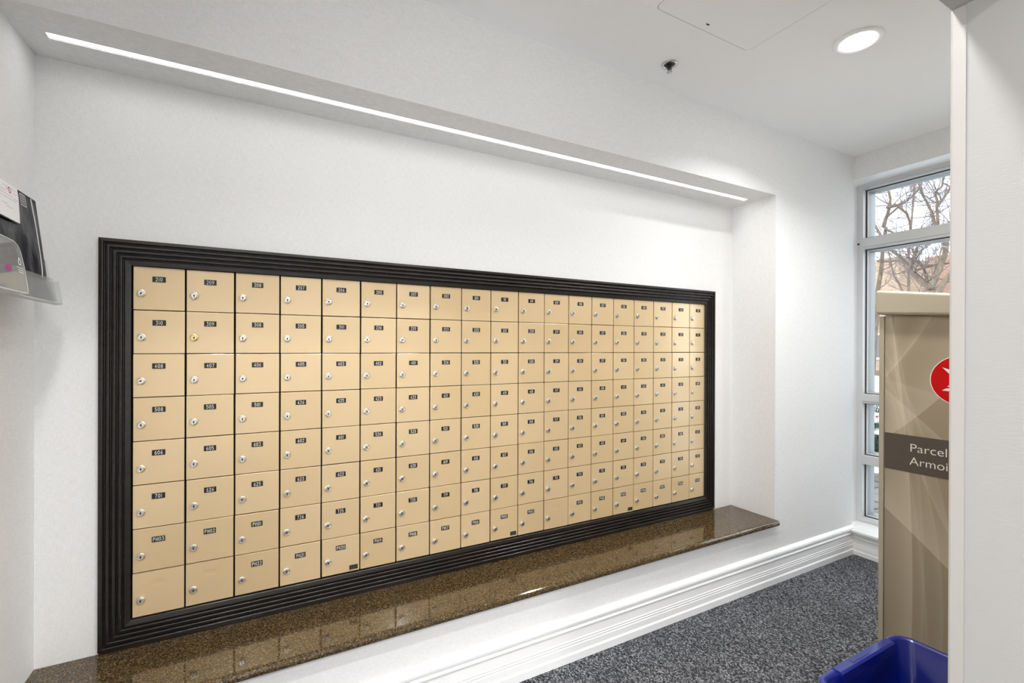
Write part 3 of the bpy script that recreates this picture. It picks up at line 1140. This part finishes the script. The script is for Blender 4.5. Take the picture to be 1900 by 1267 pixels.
# ---------------------------------------------------------------- leaflet holder and mailer bag on the left wall
tilt = math.atan2(0.037, 0.278)
hold = thing('leaflet_holder', 'clear acrylic leaflet holder fixed to the left wall', 'holder', (-0.144, 0.0, 1.415), (0, -tilt, 0))


def sheet(bm, pts, x0, x1):
    prism(bm, pts, 0, x0, x1)


bm = BM(); sheet(bm, [(-0.64, -0.004), (-0.1335, 0.0), (-0.1425, 0.112), (-0.150, 0.116), (-0.64, 0.20)], -0.003, 0.0)
obj('back_sheet', bm, M_ACRYL, hold)
bm = BM(); sheet(bm, [(-0.64, -0.004), (-0.172, 0.0), (-0.178, 0.062), (-0.64, 0.062)], 0.0135, 0.0160)
obj('front_lip', bm, M_ACRYL, hold)
pk = [(-0.64, 0.0), (-0.4155, 0.0), (-0.4130, 0.058), (-0.4180, 0.086), (-0.4280, 0.104), (-0.4450, 0.110), (-0.64, 0.116)]
bm = BM(); sheet(bm, pk, 0.034, 0.0365)
pocket = obj('front_pocket', bm, M_ACRYL, hold)
bm = BM()
tube(bm, [(0.0352, a, b) for a, b in pk[1:]], 0.0016, 6)
obj('pocket_edge', bm, M_ACRYL_EDGE, pocket)
bm = BM()
box(bm, 0.0, 0.036, -0.64, -0.4155, -0.0045, -0.0012)
box(bm, 0.0, 0.016, -0.4155, -0.1345, -0.0045, -0.0012)
box(bm, -0.003, 0.016, -0.1352, -0.1330, -0.004, 0.060)
obj('bottom_sheet', bm, M_ACRYL_EDGE, hold)
bm = BM(); box(bm, 0.016, 0.034, -0.4165, -0.4140, 0.0, 0.062)
obj('pocket_side', bm, M_ACRYL_EDGE, hold)
# fixing stand-off to the wall
bm = BM(); prism(bm, [(-0.003, 0.004), (-0.003, 0.19), (-0.044, 0.19), (-0.081, 0.004)], 1, -0.60, -0.46)
obj('wall_bracket', bm, M_ACRYL, hold)
# moulded mark (triangle of arrows) and sticker on the pocket
M_WPRINT = mat('white_print', (0.9, 0.9, 0.9), 0.6)
def mark(bm, pts, w, x):
    # ribbon in the y-z plane facing +x
    tmp = BM()
    stroke(tmp, pts, w, 0, 0)
    vm = {}
    for v in tmp.verts:
        vm[v] = bm.verts.new((x, v.co.x, v.co.z))
    for f in tmp.faces:
        bm.faces.new([vm[v] for v in f.verts])
    tmp.free()
bm = BM()
cy_, cz_ = -0.437, 0.066
mark(bm, [(cy_ - 0.007, cz_ - 0.004), (cy_ - 0.001, cz_ + 0.008)], 0.0022, 0.0369)
mark(bm, [(cy_ + 0.001, cz_ + 0.008), (cy_ + 0.007, cz_ - 0.003)], 0.0022, 0.0369)
mark(bm, [(cy_ + 0.006, cz_ - 0.006), (cy_ - 0.006, cz_ - 0.006)], 0.0022, 0.0369)
for k in range(3):
    mark(bm, [(cy_ - 0.018 + 0.004 * k, cz_ - 0.014 - 0.005 * k), (cy_ + 0.012, cz_ - 0.0145 - 0.005 * k)], 0.0012, 0.0369)
obj('recycling_mark', bm, M_WPRINT, pocket)
bm = BM(); prism(bm, [(-0.512, 0.040), (-0.500, 0.036), (-0.486, 0.039), (-0.482, 0.045), (-0.490, 0.050), (-0.508, 0.049)], 0, 0.0366, 0.0369)
obj('sticker', bm, mat('magenta_sticker', (0.42, 0.05, 0.25), 0.5), pocket)

# black poly mailer standing in the holder: puffy sheet with creases
mail = thing('poly_mailer', 'black plastic mailer bag with white shipping label in the acrylic holder', 'parcel', (-0.144, 0.0, 1.415), (0, -tilt, 0))
M_POLY = mat('black_poly_film', (0.008, 0.008, 0.014), 0.33, spec=0.25)
t = NT(M_POLY)
nb = t.noise(t.coords('Object', (1, 11, 7)), 1.5, 2)
t.bump(nb, 0.35, 0.02)
NYY, NZZ = 22, 14
def edge_y(v):  # right edge leans
    return -0.1790 + 0.0135 * v
def bagpt(u_, v_, front):
    yr = edge_y(v_)
    y = -0.66 + u_ * (yr + 0.66)
    z = 0.056 + v_ * 0.216
    puff = (math.sin(math.pi * min(1, max(0, u_))) ** 0.5) * (math.sin(math.pi * min(1, max(0, v_))) ** 0.5)
    cre = 0.0016 * math.sin(21 * u_ + 9 * v_) + 0.0012 * math.sin(13 * v_ - 30 * u_ + 1.0)
    return (0.0055 + (0.0042 * puff + cre * puff if front else -0.0035 * puff), y, z)
bm = BM()
F = [[bm.verts.new(bagpt(i / NYY, j / NZZ, True)) for i in range(NYY + 1)] for j in range(NZZ + 1)]
Bk = [[bm.verts.new(bagpt(i / NYY, j / NZZ, False)) for i in range(NYY + 1)] for j in range(NZZ + 1)]
for A_ in (F, Bk):
    for j in range(NZZ):
        for i in range(NYY):
            bm.faces.new((A_[j][i], A_[j][i + 1], A_[j + 1][i + 1], A_[j + 1][i]))
for j in range(NZZ):
    for i in (0, NYY):
        bm.faces.new((F[j][i], F[j + 1][i], Bk[j + 1][i], Bk[j][i]))
for i in range(NYY):
    for j in (0, NZZ):
        bm.faces.new((F[j][i], F[j][i + 1], Bk[j][i + 1], Bk[j][i]))
for f in bm.faces:
    f.smooth = True
obj('bag', bm, M_POLY, mail)
# shipping label (flat printed sheet) with grey lines, a red mark and a bar code strip
XLb = 0.0125
bm = BM(); prism(bm, [(-0.62, 0.168), (-0.314, 0.178), (-0.298, 0.240), (-0.296, 0.266), (-0.62, 0.266)], 0, XLb - 0.0005, XLb)
lab = obj('shipping_label', bm, mat('white_label_paper', (0.85, 0.85, 0.86), 0.55), mail)
bm = BM()
for yy0, yy1, zz in ((-0.34, -0.275, 0.256), (-0.33, -0.30, 0.250), (-0.292, -0.272, 0.247), (-0.36, -0.325, 0.243), (-0.40, -0.30, 0.236), (-0.295, -0.271, 0.2335), (-0.37, -0.28, 0.228), (-0.36, -0.33, 0.212), (-0.34, -0.31, 0.206), (-0.42, -0.38, 0.2)):
    mark(bm, [(yy0 - 0.034, zz), (yy1 - 0.034, zz)], 0.0011, XLb + 0.0002)
obj('label_print', bm, mat('label_grey_ink', (0.42, 0.42, 0.44), 0.6), lab)
bm = BM()
mark(bm, arc(-0.343, 0.2500, 0.0062, 0.0062, 0, 360, 14), 0.0026, XLb + 0.0003)
obj('label_logo', bm, mat('label_red_ink', (0.55, 0.02, 0.04), 0.6), lab)
bm = BM()
for k in range(34):
    a = -0.60 + k * 0.0084
    wv = 0.0048 + 0.002 * ((k * 7) % 3)
    mark(bm, [(a, 0.1755), (a + wv, 0.1756)], 0.0035, XLb + 0.0003)
obj('label_dashes', bm, mat('black_ink', (0.02, 0.02, 0.02), 0.6), lab)
bm = BM()
sq = [(-0.286, 0.232), (-0.257, 0.232), (-0.257, 0.259), (-0.286, 0.259), (-0.286, 0.232)]
mark(bm, sq, 0.0018, XLb)
for k in range(4):
    mark(bm, [(-0.281, 0.2535 - 0.0052 * k), (-0.262, 0.2535 - 0.0052 * k)], 0.0014, XLb)
obj('bag_print', bm, M_WPRINT, mail)
bm = BM(); tube(bm, [(0.0108, -0.2150, 0.264), (0.0122, -0.2165, 0.20), (0.0122, -0.2185, 0.13), (0.0112, -0.2205, 0.085), (0.0090, -0.2212, 0.058)], 0.0009, 6)
obj('bag_seam', bm, M_WPRINT, mail)

# ---------------------------------------------------------------- outdoors
M_SNOW = mat('snow', (0.62, 0.64, 0.67), 0.8)
M_SOIL = mat('winter_ground', (0.20, 0.17, 0.14), 0.95)
t = NT(M_SOIL)
gn = t.noise(t.coords('Object'), 1.1, 5, 0.65)
t.l(t.ramp(gn, [(0.33, (0.17, 0.14, 0.11)), (0.42, (0.62, 0.64, 0.67))]), t.b.inputs['Base Color'])
bm = BM(); box(bm, 3.98, 60, -30, 45, -0.3, -0.16)
ground = struct('ground', bm, M_SOIL, 'frosty winter ground outside the window')
# patio of irregular stones
M_STONE = mat('patio_stone', (0.30, 0.26, 0.235), 0.85)
t = NT(M_STONE)
oi = t.n('ShaderNodeObjectInfo')
sn = t.noise(t.coords('Object'), 60, 4, 0.7)
frost = t.ramp(sn, [(0.66, (0, 0, 0)), (0.74, (1, 1, 1))])
t.l(t.mix(frost, t.ramp(oi.outputs['Random'], [(0, (0.11, 0.09, 0.082)), (1, (0.20, 0.17, 0.155))]), (0.75, 0.77, 0.8)), t.b.inputs['Base Color'])
rs = random.Random(11)
NXs, NYs = 9, 7
grid = {}
for i in range(NXs + 1):
    for j in range(NYs + 1):
        grid[i, j] = (4.35 + i * 0.265 + rs.uniform(-0.06, 0.06), -0.55 + j * 0.27 + rs.uniform(-0.06, 0.06))
for i in range(NXs):
    for j in range(NYs):
        q = [grid[i, j], grid[i + 1, j], grid[i + 1, j + 1], grid[i, j + 1]]
        cx_, cy2 = sum(p[0] for p in q) / 4, sum(p[1] for p in q) / 4
        q = [((p[0] - cx_) * 0.93, (p[1] - cy2) * 0.93) for p in q]
        bm = BM(); prism(bm, q, 2, 0, 0.04 + rs.uniform(-0.006, 0.006))
        obj('paving_stone', bm, M_STONE, ground, (cx_, cy2, -0.16), bevel=0.006, seg=1)


def lump(name, cx_, cy2, z0, rx, ry, rz, seed, mt, label=None, cat=None, parent=None, kind=None, amp=0.25):
    bm = BM()
    bmesh.ops.create_icosphere(bm, subdivisions=3, radius=1.0)
    rr = random.Random(seed)
    ph = [rr.uniform(0, 6.28) for _ in range(6)]
    for v in bm.verts:
        c = v.co
        k = 1 + amp * 0.5 * (math.sin(3.1 * c.x + ph[0]) * math.sin(2.7 * c.y + ph[1]) + 0.6 * math.sin(5.3 * c.y + ph[2] + 2 * c.z) * math.sin(4.9 * c.x + ph[3]))
        v.co = Vector((c.x * rx * k, c.y * ry * k, max(-0.02, c.z) * rz * k))
    for f in bm.faces:
        f.smooth = True
    o = obj(name, bm, mt, parent, (cx_, cy2, z0))
    if label:
        tag(o, label, cat, kind=kind)
    return o


lump('snow_bank', 9.3, 2.35, -0.16, 1.5, 2.2, 1.02, 4, M_SNOW, 'white snow bank in front of the fence outside', 'snow', kind='stuff')
lump('snow_patch', 6.9, 0.95, -0.165, 0.5, 0.6, 0.09, 5, M_SNOW, 'low snow patch at the far edge of the patio', 'snow', kind='stuff')

# evergreen shrub: short stems carrying needle sprays, with snow on top
shr = thing('evergreen_shrub', 'dark green evergreen shrub with snow on it below the snow bank', 'shrub', (7.1, 1.12, -0.16))
M_NEED = mat('evergreen_needles', (0.03, 0.075, 0.05), 0.7)
rs = random.Random(21)
bm = BM(); bs = BM()
for k in range(420):
    th, ph = rs.uniform(0, 2 * math.pi), rs.uniform(0.0, 1.5)
    dvec = Vector((math.cos(th) * math.sin(ph), math.sin(th) * math.sin(ph), math.cos(ph)))
    rad = rs.uniform(0.35, 1.0)
    p = Vector((dvec.x * 0.42, dvec.y * 0.42, dvec.z * 0.70)) * rad
    if k < 60:
        tube(bs, [(0, 0, 0), p * 0.5 + Vector((0, 0, 0.03)), p], [0.010, 0.006, 0.003], 5)
    d2 = (dvec + Vector((rs.uniform(-.6, .6), rs.uniform(-.6, .6), rs.uniform(-.2, .5)))).normalized()
    for q in range(9):
        base_ = p + d2 * 0.016 * q
        for sgn in (1, -1):
            side = d2.cross(Vector((rs.uniform(-1, 1), rs.uniform(-1, 1), rs.uniform(-1, 1)))).normalized()
            tip = base_ + (d2 * 0.6 + side * sgn).normalized() * 0.05
            w_ = side.cross(d2) * 0.006
            bm.faces.new([bm.verts.new(base_ - w_), bm.verts.new(base_ + w_), bm.verts.new(tip)])
nd = obj('needles', bm, M_NEED, shr); nd['kind'] = 'stuff'
obj('stems', bs, mat('shrub_bark', (0.08, 0.055, 0.04), 0.9), shr)
lump('snow_cap', -0.02, -0.02, 0.57, 0.26, 0.26, 0.10, 9, M_SNOW, parent=shr)
lump('snow_cap', -0.16, -0.14, 0.44, 0.14, 0.14, 0.06, 12, M_SNOW, parent=shr)
bow = thing('red_bow', 'small red ribbon bow on the snowy shrub', 'bow', (6.78, 0.955, 0.50))
bow.scale = (0.42, 0.42, 0.42)
M_BOW = mat('red_ribbon', (0.16, 0.004, 0.015), 0.45)
for sg in (1, -1):
    bm = BM()
    tube(bm, [(0, 0, 0), (0, sg * 0.03, 0.02), (0, sg * 0.05, 0.0), (0, sg * 0.03, -0.015), (0, 0, 0)], 0.009, 8)
    obj('ribbon_loop', bm, M_BOW, bow, smooth=True)
bm = BM(); tube(bm, [(0, 0, 0), (0.0, 0.02, -0.04), (0, 0.035, -0.08)], 0.008, 6); tube(bm, [(0, 0, 0), (0, -0.015, -0.045), (0, -0.02, -0.09)], 0.008, 6)
obj('ribbon_tail', bm, M_BOW, bow)

# wooden fence: each board and post its own
fen = thing('wooden_fence', 'low tan wooden board fence behind the snow bank outside', 'fence', (15.0, 5.0, -0.16))
M_FENCE = mat('tan_fence_wood', (0.46, 0.34, 0.22), 0.8)
t = NT(M_FENCE)
oi = t.n('ShaderNodeObjectInfo')
t.l(t.ramp(oi.outputs['Random'], [(0, (0.17, 0.115, 0.07)), (1, (0.25, 0.18, 0.115))]), t.b.inputs['Base Color'])
bm = BM(); box(bm, -0.012, 0.012, -0.085, 0.085, 0, 0.86)
ME_BOARD = mesh_from(bm, 'fence_board', M_FENCE, 0.004, 1)
bm = BM(); box(bm, -0.045, 0.045, -0.045, 0.045, 0, 0.95)
ME_POST = mesh_from(bm, 'fence_post', M_FENCE, 0.006, 1)
for k in range(20):
    link('fence_board', ME_BOARD, fen, (-0.06, -1.8 + k * 0.19, 0.02 * ((k * 5) % 3) / 3))
for k in range(3):
    link('fence_post', ME_POST, fen, (0.0, -1.9 + k * 1.9, 0))
for zz in (0.2, 0.7):
    bm = BM(); box(bm, -0.047, -0.01, -1.9, 1.95, zz, zz + 0.08)
    obj('fence_rail', bm, M_FENCE, fen)


# houses behind
def house(name, label, x, ya, yb, h, wall, roofc, wins, frame_col):
    hs = thing(name, label, 'house', (x, (ya + yb) / 2, -0.16))
    wid = abs(ya - yb)
    M_ = mat(name + '_wall_finish', wall, 0.85)
    t = NT(M_)
    br = t.n('ShaderNodeTexBrick')
    br.inputs['Scale'].default_value = 1.0
    br.inputs['Brick Width'].default_value = 0.22
    br.inputs['Row Height'].default_value = 0.075
    br.inputs['Mortar Size'].default_value = 0.012
    br.inputs['Color1'].default_value = (*wall, 1)
    br.inputs['Color2'].default_value = (wall[0] * 0.8, wall[1] * 0.76, wall[2] * 0.72, 1)
    br.inputs['Mortar'].default_value = (0.36, 0.31, 0.27, 1)
    tc_ = t.n('ShaderNodeTexCoord')
    se = t.n('ShaderNodeSeparateXYZ')
    cb_ = t.n('ShaderNodeCombineXYZ')
    t.l(tc_.outputs['Object'], se.inputs[0])
    t.l(se.outputs['Y'], cb_.inputs[0]); t.l(se.outputs['Z'], cb_.inputs[1])
    t.l(cb_.outputs[0], br.inputs['Vector'])
    t.l(br.outputs['Color'], t.b.inputs['Base Color'])
    bm = BM(); box(bm, 0, 2.6, -wid / 2, wid / 2, 0, h)
    obj('house_wall', bm, M_, hs)
    if roofc:
        bm = BM()
        prism(bm, [(-wid / 2 - 0.3, h), (wid / 2 + 0.3, h), (wid / 2 + 0.3, h + 0.35), (-wid / 2 - 0.3, h + 0.35)], 0, -0.35, 5.3)
        obj('house_roof', bm, mat(name + '_roof', roofc, 0.9), hs)
    for (yc, zc, w_, h_) in wins:
        bm = BM()
        box(bm, -0.05, 0.0, yc - w_ / 2, yc - w_ / 2 + 0.07, zc, zc + h_)
        box(bm, -0.05, 0.0, yc + w_ / 2 - 0.07, yc + w_ / 2, zc, zc + h_)
        box(bm, -0.05, 0.0, yc - w_ / 2 + 0.07, yc + w_ / 2 - 0.07, zc, zc + 0.07)
        box(bm, -0.05, 0.0, yc - w_ / 2 + 0.07, yc + w_ / 2 - 0.07, zc + h_ - 0.07, zc + h_)
        box(bm, -0.045, 0.0, yc - 0.03, yc + 0.03, zc + 0.07, zc + h_ - 0.07)
        wf = obj('house_window', bm, mat(name + '_window_frame', frame_col, 0.6), hs)
        bm = BM(); box(bm, -0.02, -0.005, yc - w_ / 2 + 0.07, yc + w_ / 2 - 0.07, zc + 0.07, zc + h_ - 0.07)
        obj('house_pane', bm, mat(name + '_pane', (0.12, 0.12, 0.13), 0.15), wf)
    return hs


house('tan_house', 'tan brick house with white framed window seen past the locker', 21.0, 6.55, 15.0, 4.85, (0.38, 0.265, 0.17), None,
      [(-3.72, 1.05, 1.0, 1.0), (-1.6, 1.05, 1.0, 1.0)], (0.85, 0.85, 0.85))
house('brick_house', 'reddish brick house behind the bare tree at right', 24.0, -6.0, 6.9, 5.15, (0.38, 0.20, 0.14), None,
      [(5.2, 1.3, 1.0, 1.2), (2.6, 1.3, 1.0, 1.2)], (0.85, 0.85, 0.85))


# bare trees: guided limbs with random twigs
def bark(name, a, b):
    M_ = mat(name, a, 0.9)
    t = NT(M_)
    bn = t.noise(t.coords('Object', (6, 6, 2)), 4, 4)
    t.l(t.ramp(bn, [(0.3, a), (0.7, b)]), t.b.inputs['Base Color'])
    return M_


M_BARK = bark('grey_brown_bark', (0.10, 0.072, 0.052), (0.21, 0.165, 0.12))
M_TWIG = bark('dark_twig_bark', (0.10, 0.075, 0.075), (0.17, 0.14, 0.14))


def twig(bm, p, d, ln, r_, lev, rr):
    n = 4
    pts, rad = [p.copy()], [r_]
    q = p.copy()
    dd = d.copy()
    for k in range(n):
        dd = (dd + Vector((rr.uniform(-.3, .3), rr.uniform(-.3, .3), rr.uniform(-.15, .32)))).normalized()
        q = q + dd * ln / n
        pts.append(q.copy())
        rad.append(r_ * (1 - 0.75 * (k + 1) / n))
    tube(bm, pts, rad, 4 if lev > 0 else 5, cap=False)
    if lev < 2:
        for k in range(rr.randint(3, 5)):
            s = rr.randint(1, n)
            side = (dd + Vector((rr.uniform(-1.2, 1.2), rr.uniform(-1.2, 1.2), rr.uniform(-.5, 1.0)))).normalized()
            twig(bm, pts[s], side, ln * rr.uniform(.4, .7), max(0.0028, rad[s] * 0.6), lev + 1, rr)


def tree(label, base, limbs, seed, density=1.0):
    rr = random.Random(seed)
    tr = thing('bare_tree', label, 'tree', base, group='leafless trees')
    bl = Vector(base)
    tw = BM()
    for name, pts, r0, r1, n_tw in limbs:
        bm = BM()
        P_ = [Vector(p) - bl for p in pts]
        # smooth subdivision with slight wobble
        Q = [P_[0]]
        for a, b in zip(P_, P_[1:]):
            Q.append((a + b) / 2 + Vector((rr.uniform(-.02, .02), rr.uniform(-.012, .012), rr.uniform(-.01, .01))))
            Q.append(b)
        rad = [r0 + (r1 - r0) * k / (len(Q) - 1) for k in range(len(Q))]
        tube(bm, Q, rad, 8)
        for f in bm.faces:
            f.smooth = True
        obj(name, bm, M_BARK, tr)
        for k in range(int(n_tw * density)):
            s = rr.randint(1, len(Q) - 1)
            d = Vector((rr.uniform(-1, 1), rr.uniform(-1, 1), rr.uniform(-.2, 1.1))).normalized()
            twig(tw, Q[s], d, rr.uniform(.5, 1.1), min(rad[s] * 0.4, 0.011), 0, rr)
    o = obj('twigs', tw, M_TWIG, tr)
    o['kind'] = 'stuff'
    return tr


def P3(x, l):
    return [(x + 0.05 * i, a, b) for i, (a, b) in enumerate(l)]


A_ = P3(11, [(2.02, -0.16), (1.993, 1.369), (2.011, 2.147), (2.027, 2.383)])
tree('bare grey tree with forked trunk rising behind the parcel locker', (11, 2.02, -0.16), [
    ('trunk', A_, 0.10, 0.07, 2),
    ('limb', P3(11.1, [(2.027, 2.383), (2.161, 2.506), (2.283, 2.651), (2.391, 2.786), (2.511, 2.988), (2.624, 3.13), (2.85, 3.36), (3.1, 3.9)]), 0.050, 0.022, 8),
    ('limb', P3(11.1, [(2.027, 2.383), (1.989, 2.534), (1.944, 2.721), (1.906, 2.908), (1.877, 3.191), (1.946, 3.446), (2.031, 3.563)]), 0.056, 0.036, 5),
    ('limb', P3(11.4, [(2.031, 3.563), (2.11, 3.679), (2.166, 3.89), (2.248, 4.081), (2.347, 4.29), (2.44, 4.6), (2.6, 5.2)]), 0.027, 0.014, 7),
    ('limb', P3(11.4, [(2.031, 3.563), (2.056, 3.813), (2.08, 4.015), (2.12, 4.173), (2.128, 4.274), (2.065, 4.353), (2.0, 4.9)]), 0.026, 0.014, 7),
    ('limb', P3(11.5, [(2.08, 3.95), (1.98, 4.15), (1.93, 4.3), (2.06, 4.42)]), 0.020, 0.012, 5),
    ('limb', P3(11.2, [(2.391, 2.786), (2.35, 3.0), (2.30, 3.25), (2.26, 3.6)]), 0.035, 0.015, 7),
    ('limb', P3(11.2, [(2.408, 2.738), (2.203, 2.808), (2.006, 2.847), (1.853, 2.852), (1.684, 2.872), (1.4, 2.95)]), 0.022, 0.014, 8),
    ('limb', P3(11.2, [(2.10, 2.45), (2.14, 2.62), (2.20, 2.80), (2.33, 2.98), (2.42, 3.2)]), 0.032, 0.015, 6),
], 5)
tree('bare tree with twisting limbs at the left edge of the window', (12.2, 3.2, -0.16), [
    ('trunk', P3(12.2, [(3.45, -0.16), (3.42, 1.5), (3.38, 2.6), (3.32, 3.4), (3.28, 3.95)]), 0.06, 0.032, 5),
    ('limb', P3(12.3, [(3.28, 3.95), (3.22, 4.25), (3.20, 4.55), (3.3, 4.9)]), 0.04, 0.018, 8),
    ('limb', P3(12.3, [(3.23, 4.35), (3.05, 4.35), (2.90, 4.15), (2.86, 3.85), (2.83, 3.62)]), 0.030, 0.016, 8),
    ('limb', P3(12.3, [(3.25, 4.12), (3.02, 4.33), (2.78, 4.52), (2.66, 4.75)]), 0.022, 0.012, 7),
    ('limb', P3(12.3, [(3.28, 3.95), (3.13, 3.80), (3.06, 3.6)]), 0.024, 0.013, 5),
    ('limb', P3(12.3, [(3.4, 3.22), (3.05, 3.18), (2.85, 3.08), (2.78, 2.98)]), 0.024, 0.014, 8),
], 8)
tree('bare tree leaning at the right edge of the window view', (10.6, 1.98, -0.16), [
    ('trunk', P3(10.6, [(1.98, -0.16), (1.9, 1.2), (1.80, 2.2), (1.70, 2.48), (1.62, 2.66), (1.4, 3.1), (1.1, 3.9)]), 0.062, 0.026, 7),
    ('limb', P3(10.9, [(1.62, 2.66), (1.66, 3.1), (1.72, 3.5), (1.60, 4.1)]), 0.028, 0.012, 12),
], 15)
tree('slender bare tree farther off between the two houses', (16.0, 4.3, -0.16), [
    ('trunk', P3(16, [(4.3, -0.16), (4.28, 2.0), (4.33, 4.0), (4.2, 6.2)]), 0.05, 0.02, 14),
    ('limb', P3(16.1, [(4.3, 2.5), (4.7, 3.4), (4.9, 4.4)]), 0.025, 0.015, 12),
    ('limb', P3(16.1, [(4.3, 2.2), (3.8, 3.2), (3.5, 4.6)]), 0.025, 0.015, 12),
], 23)
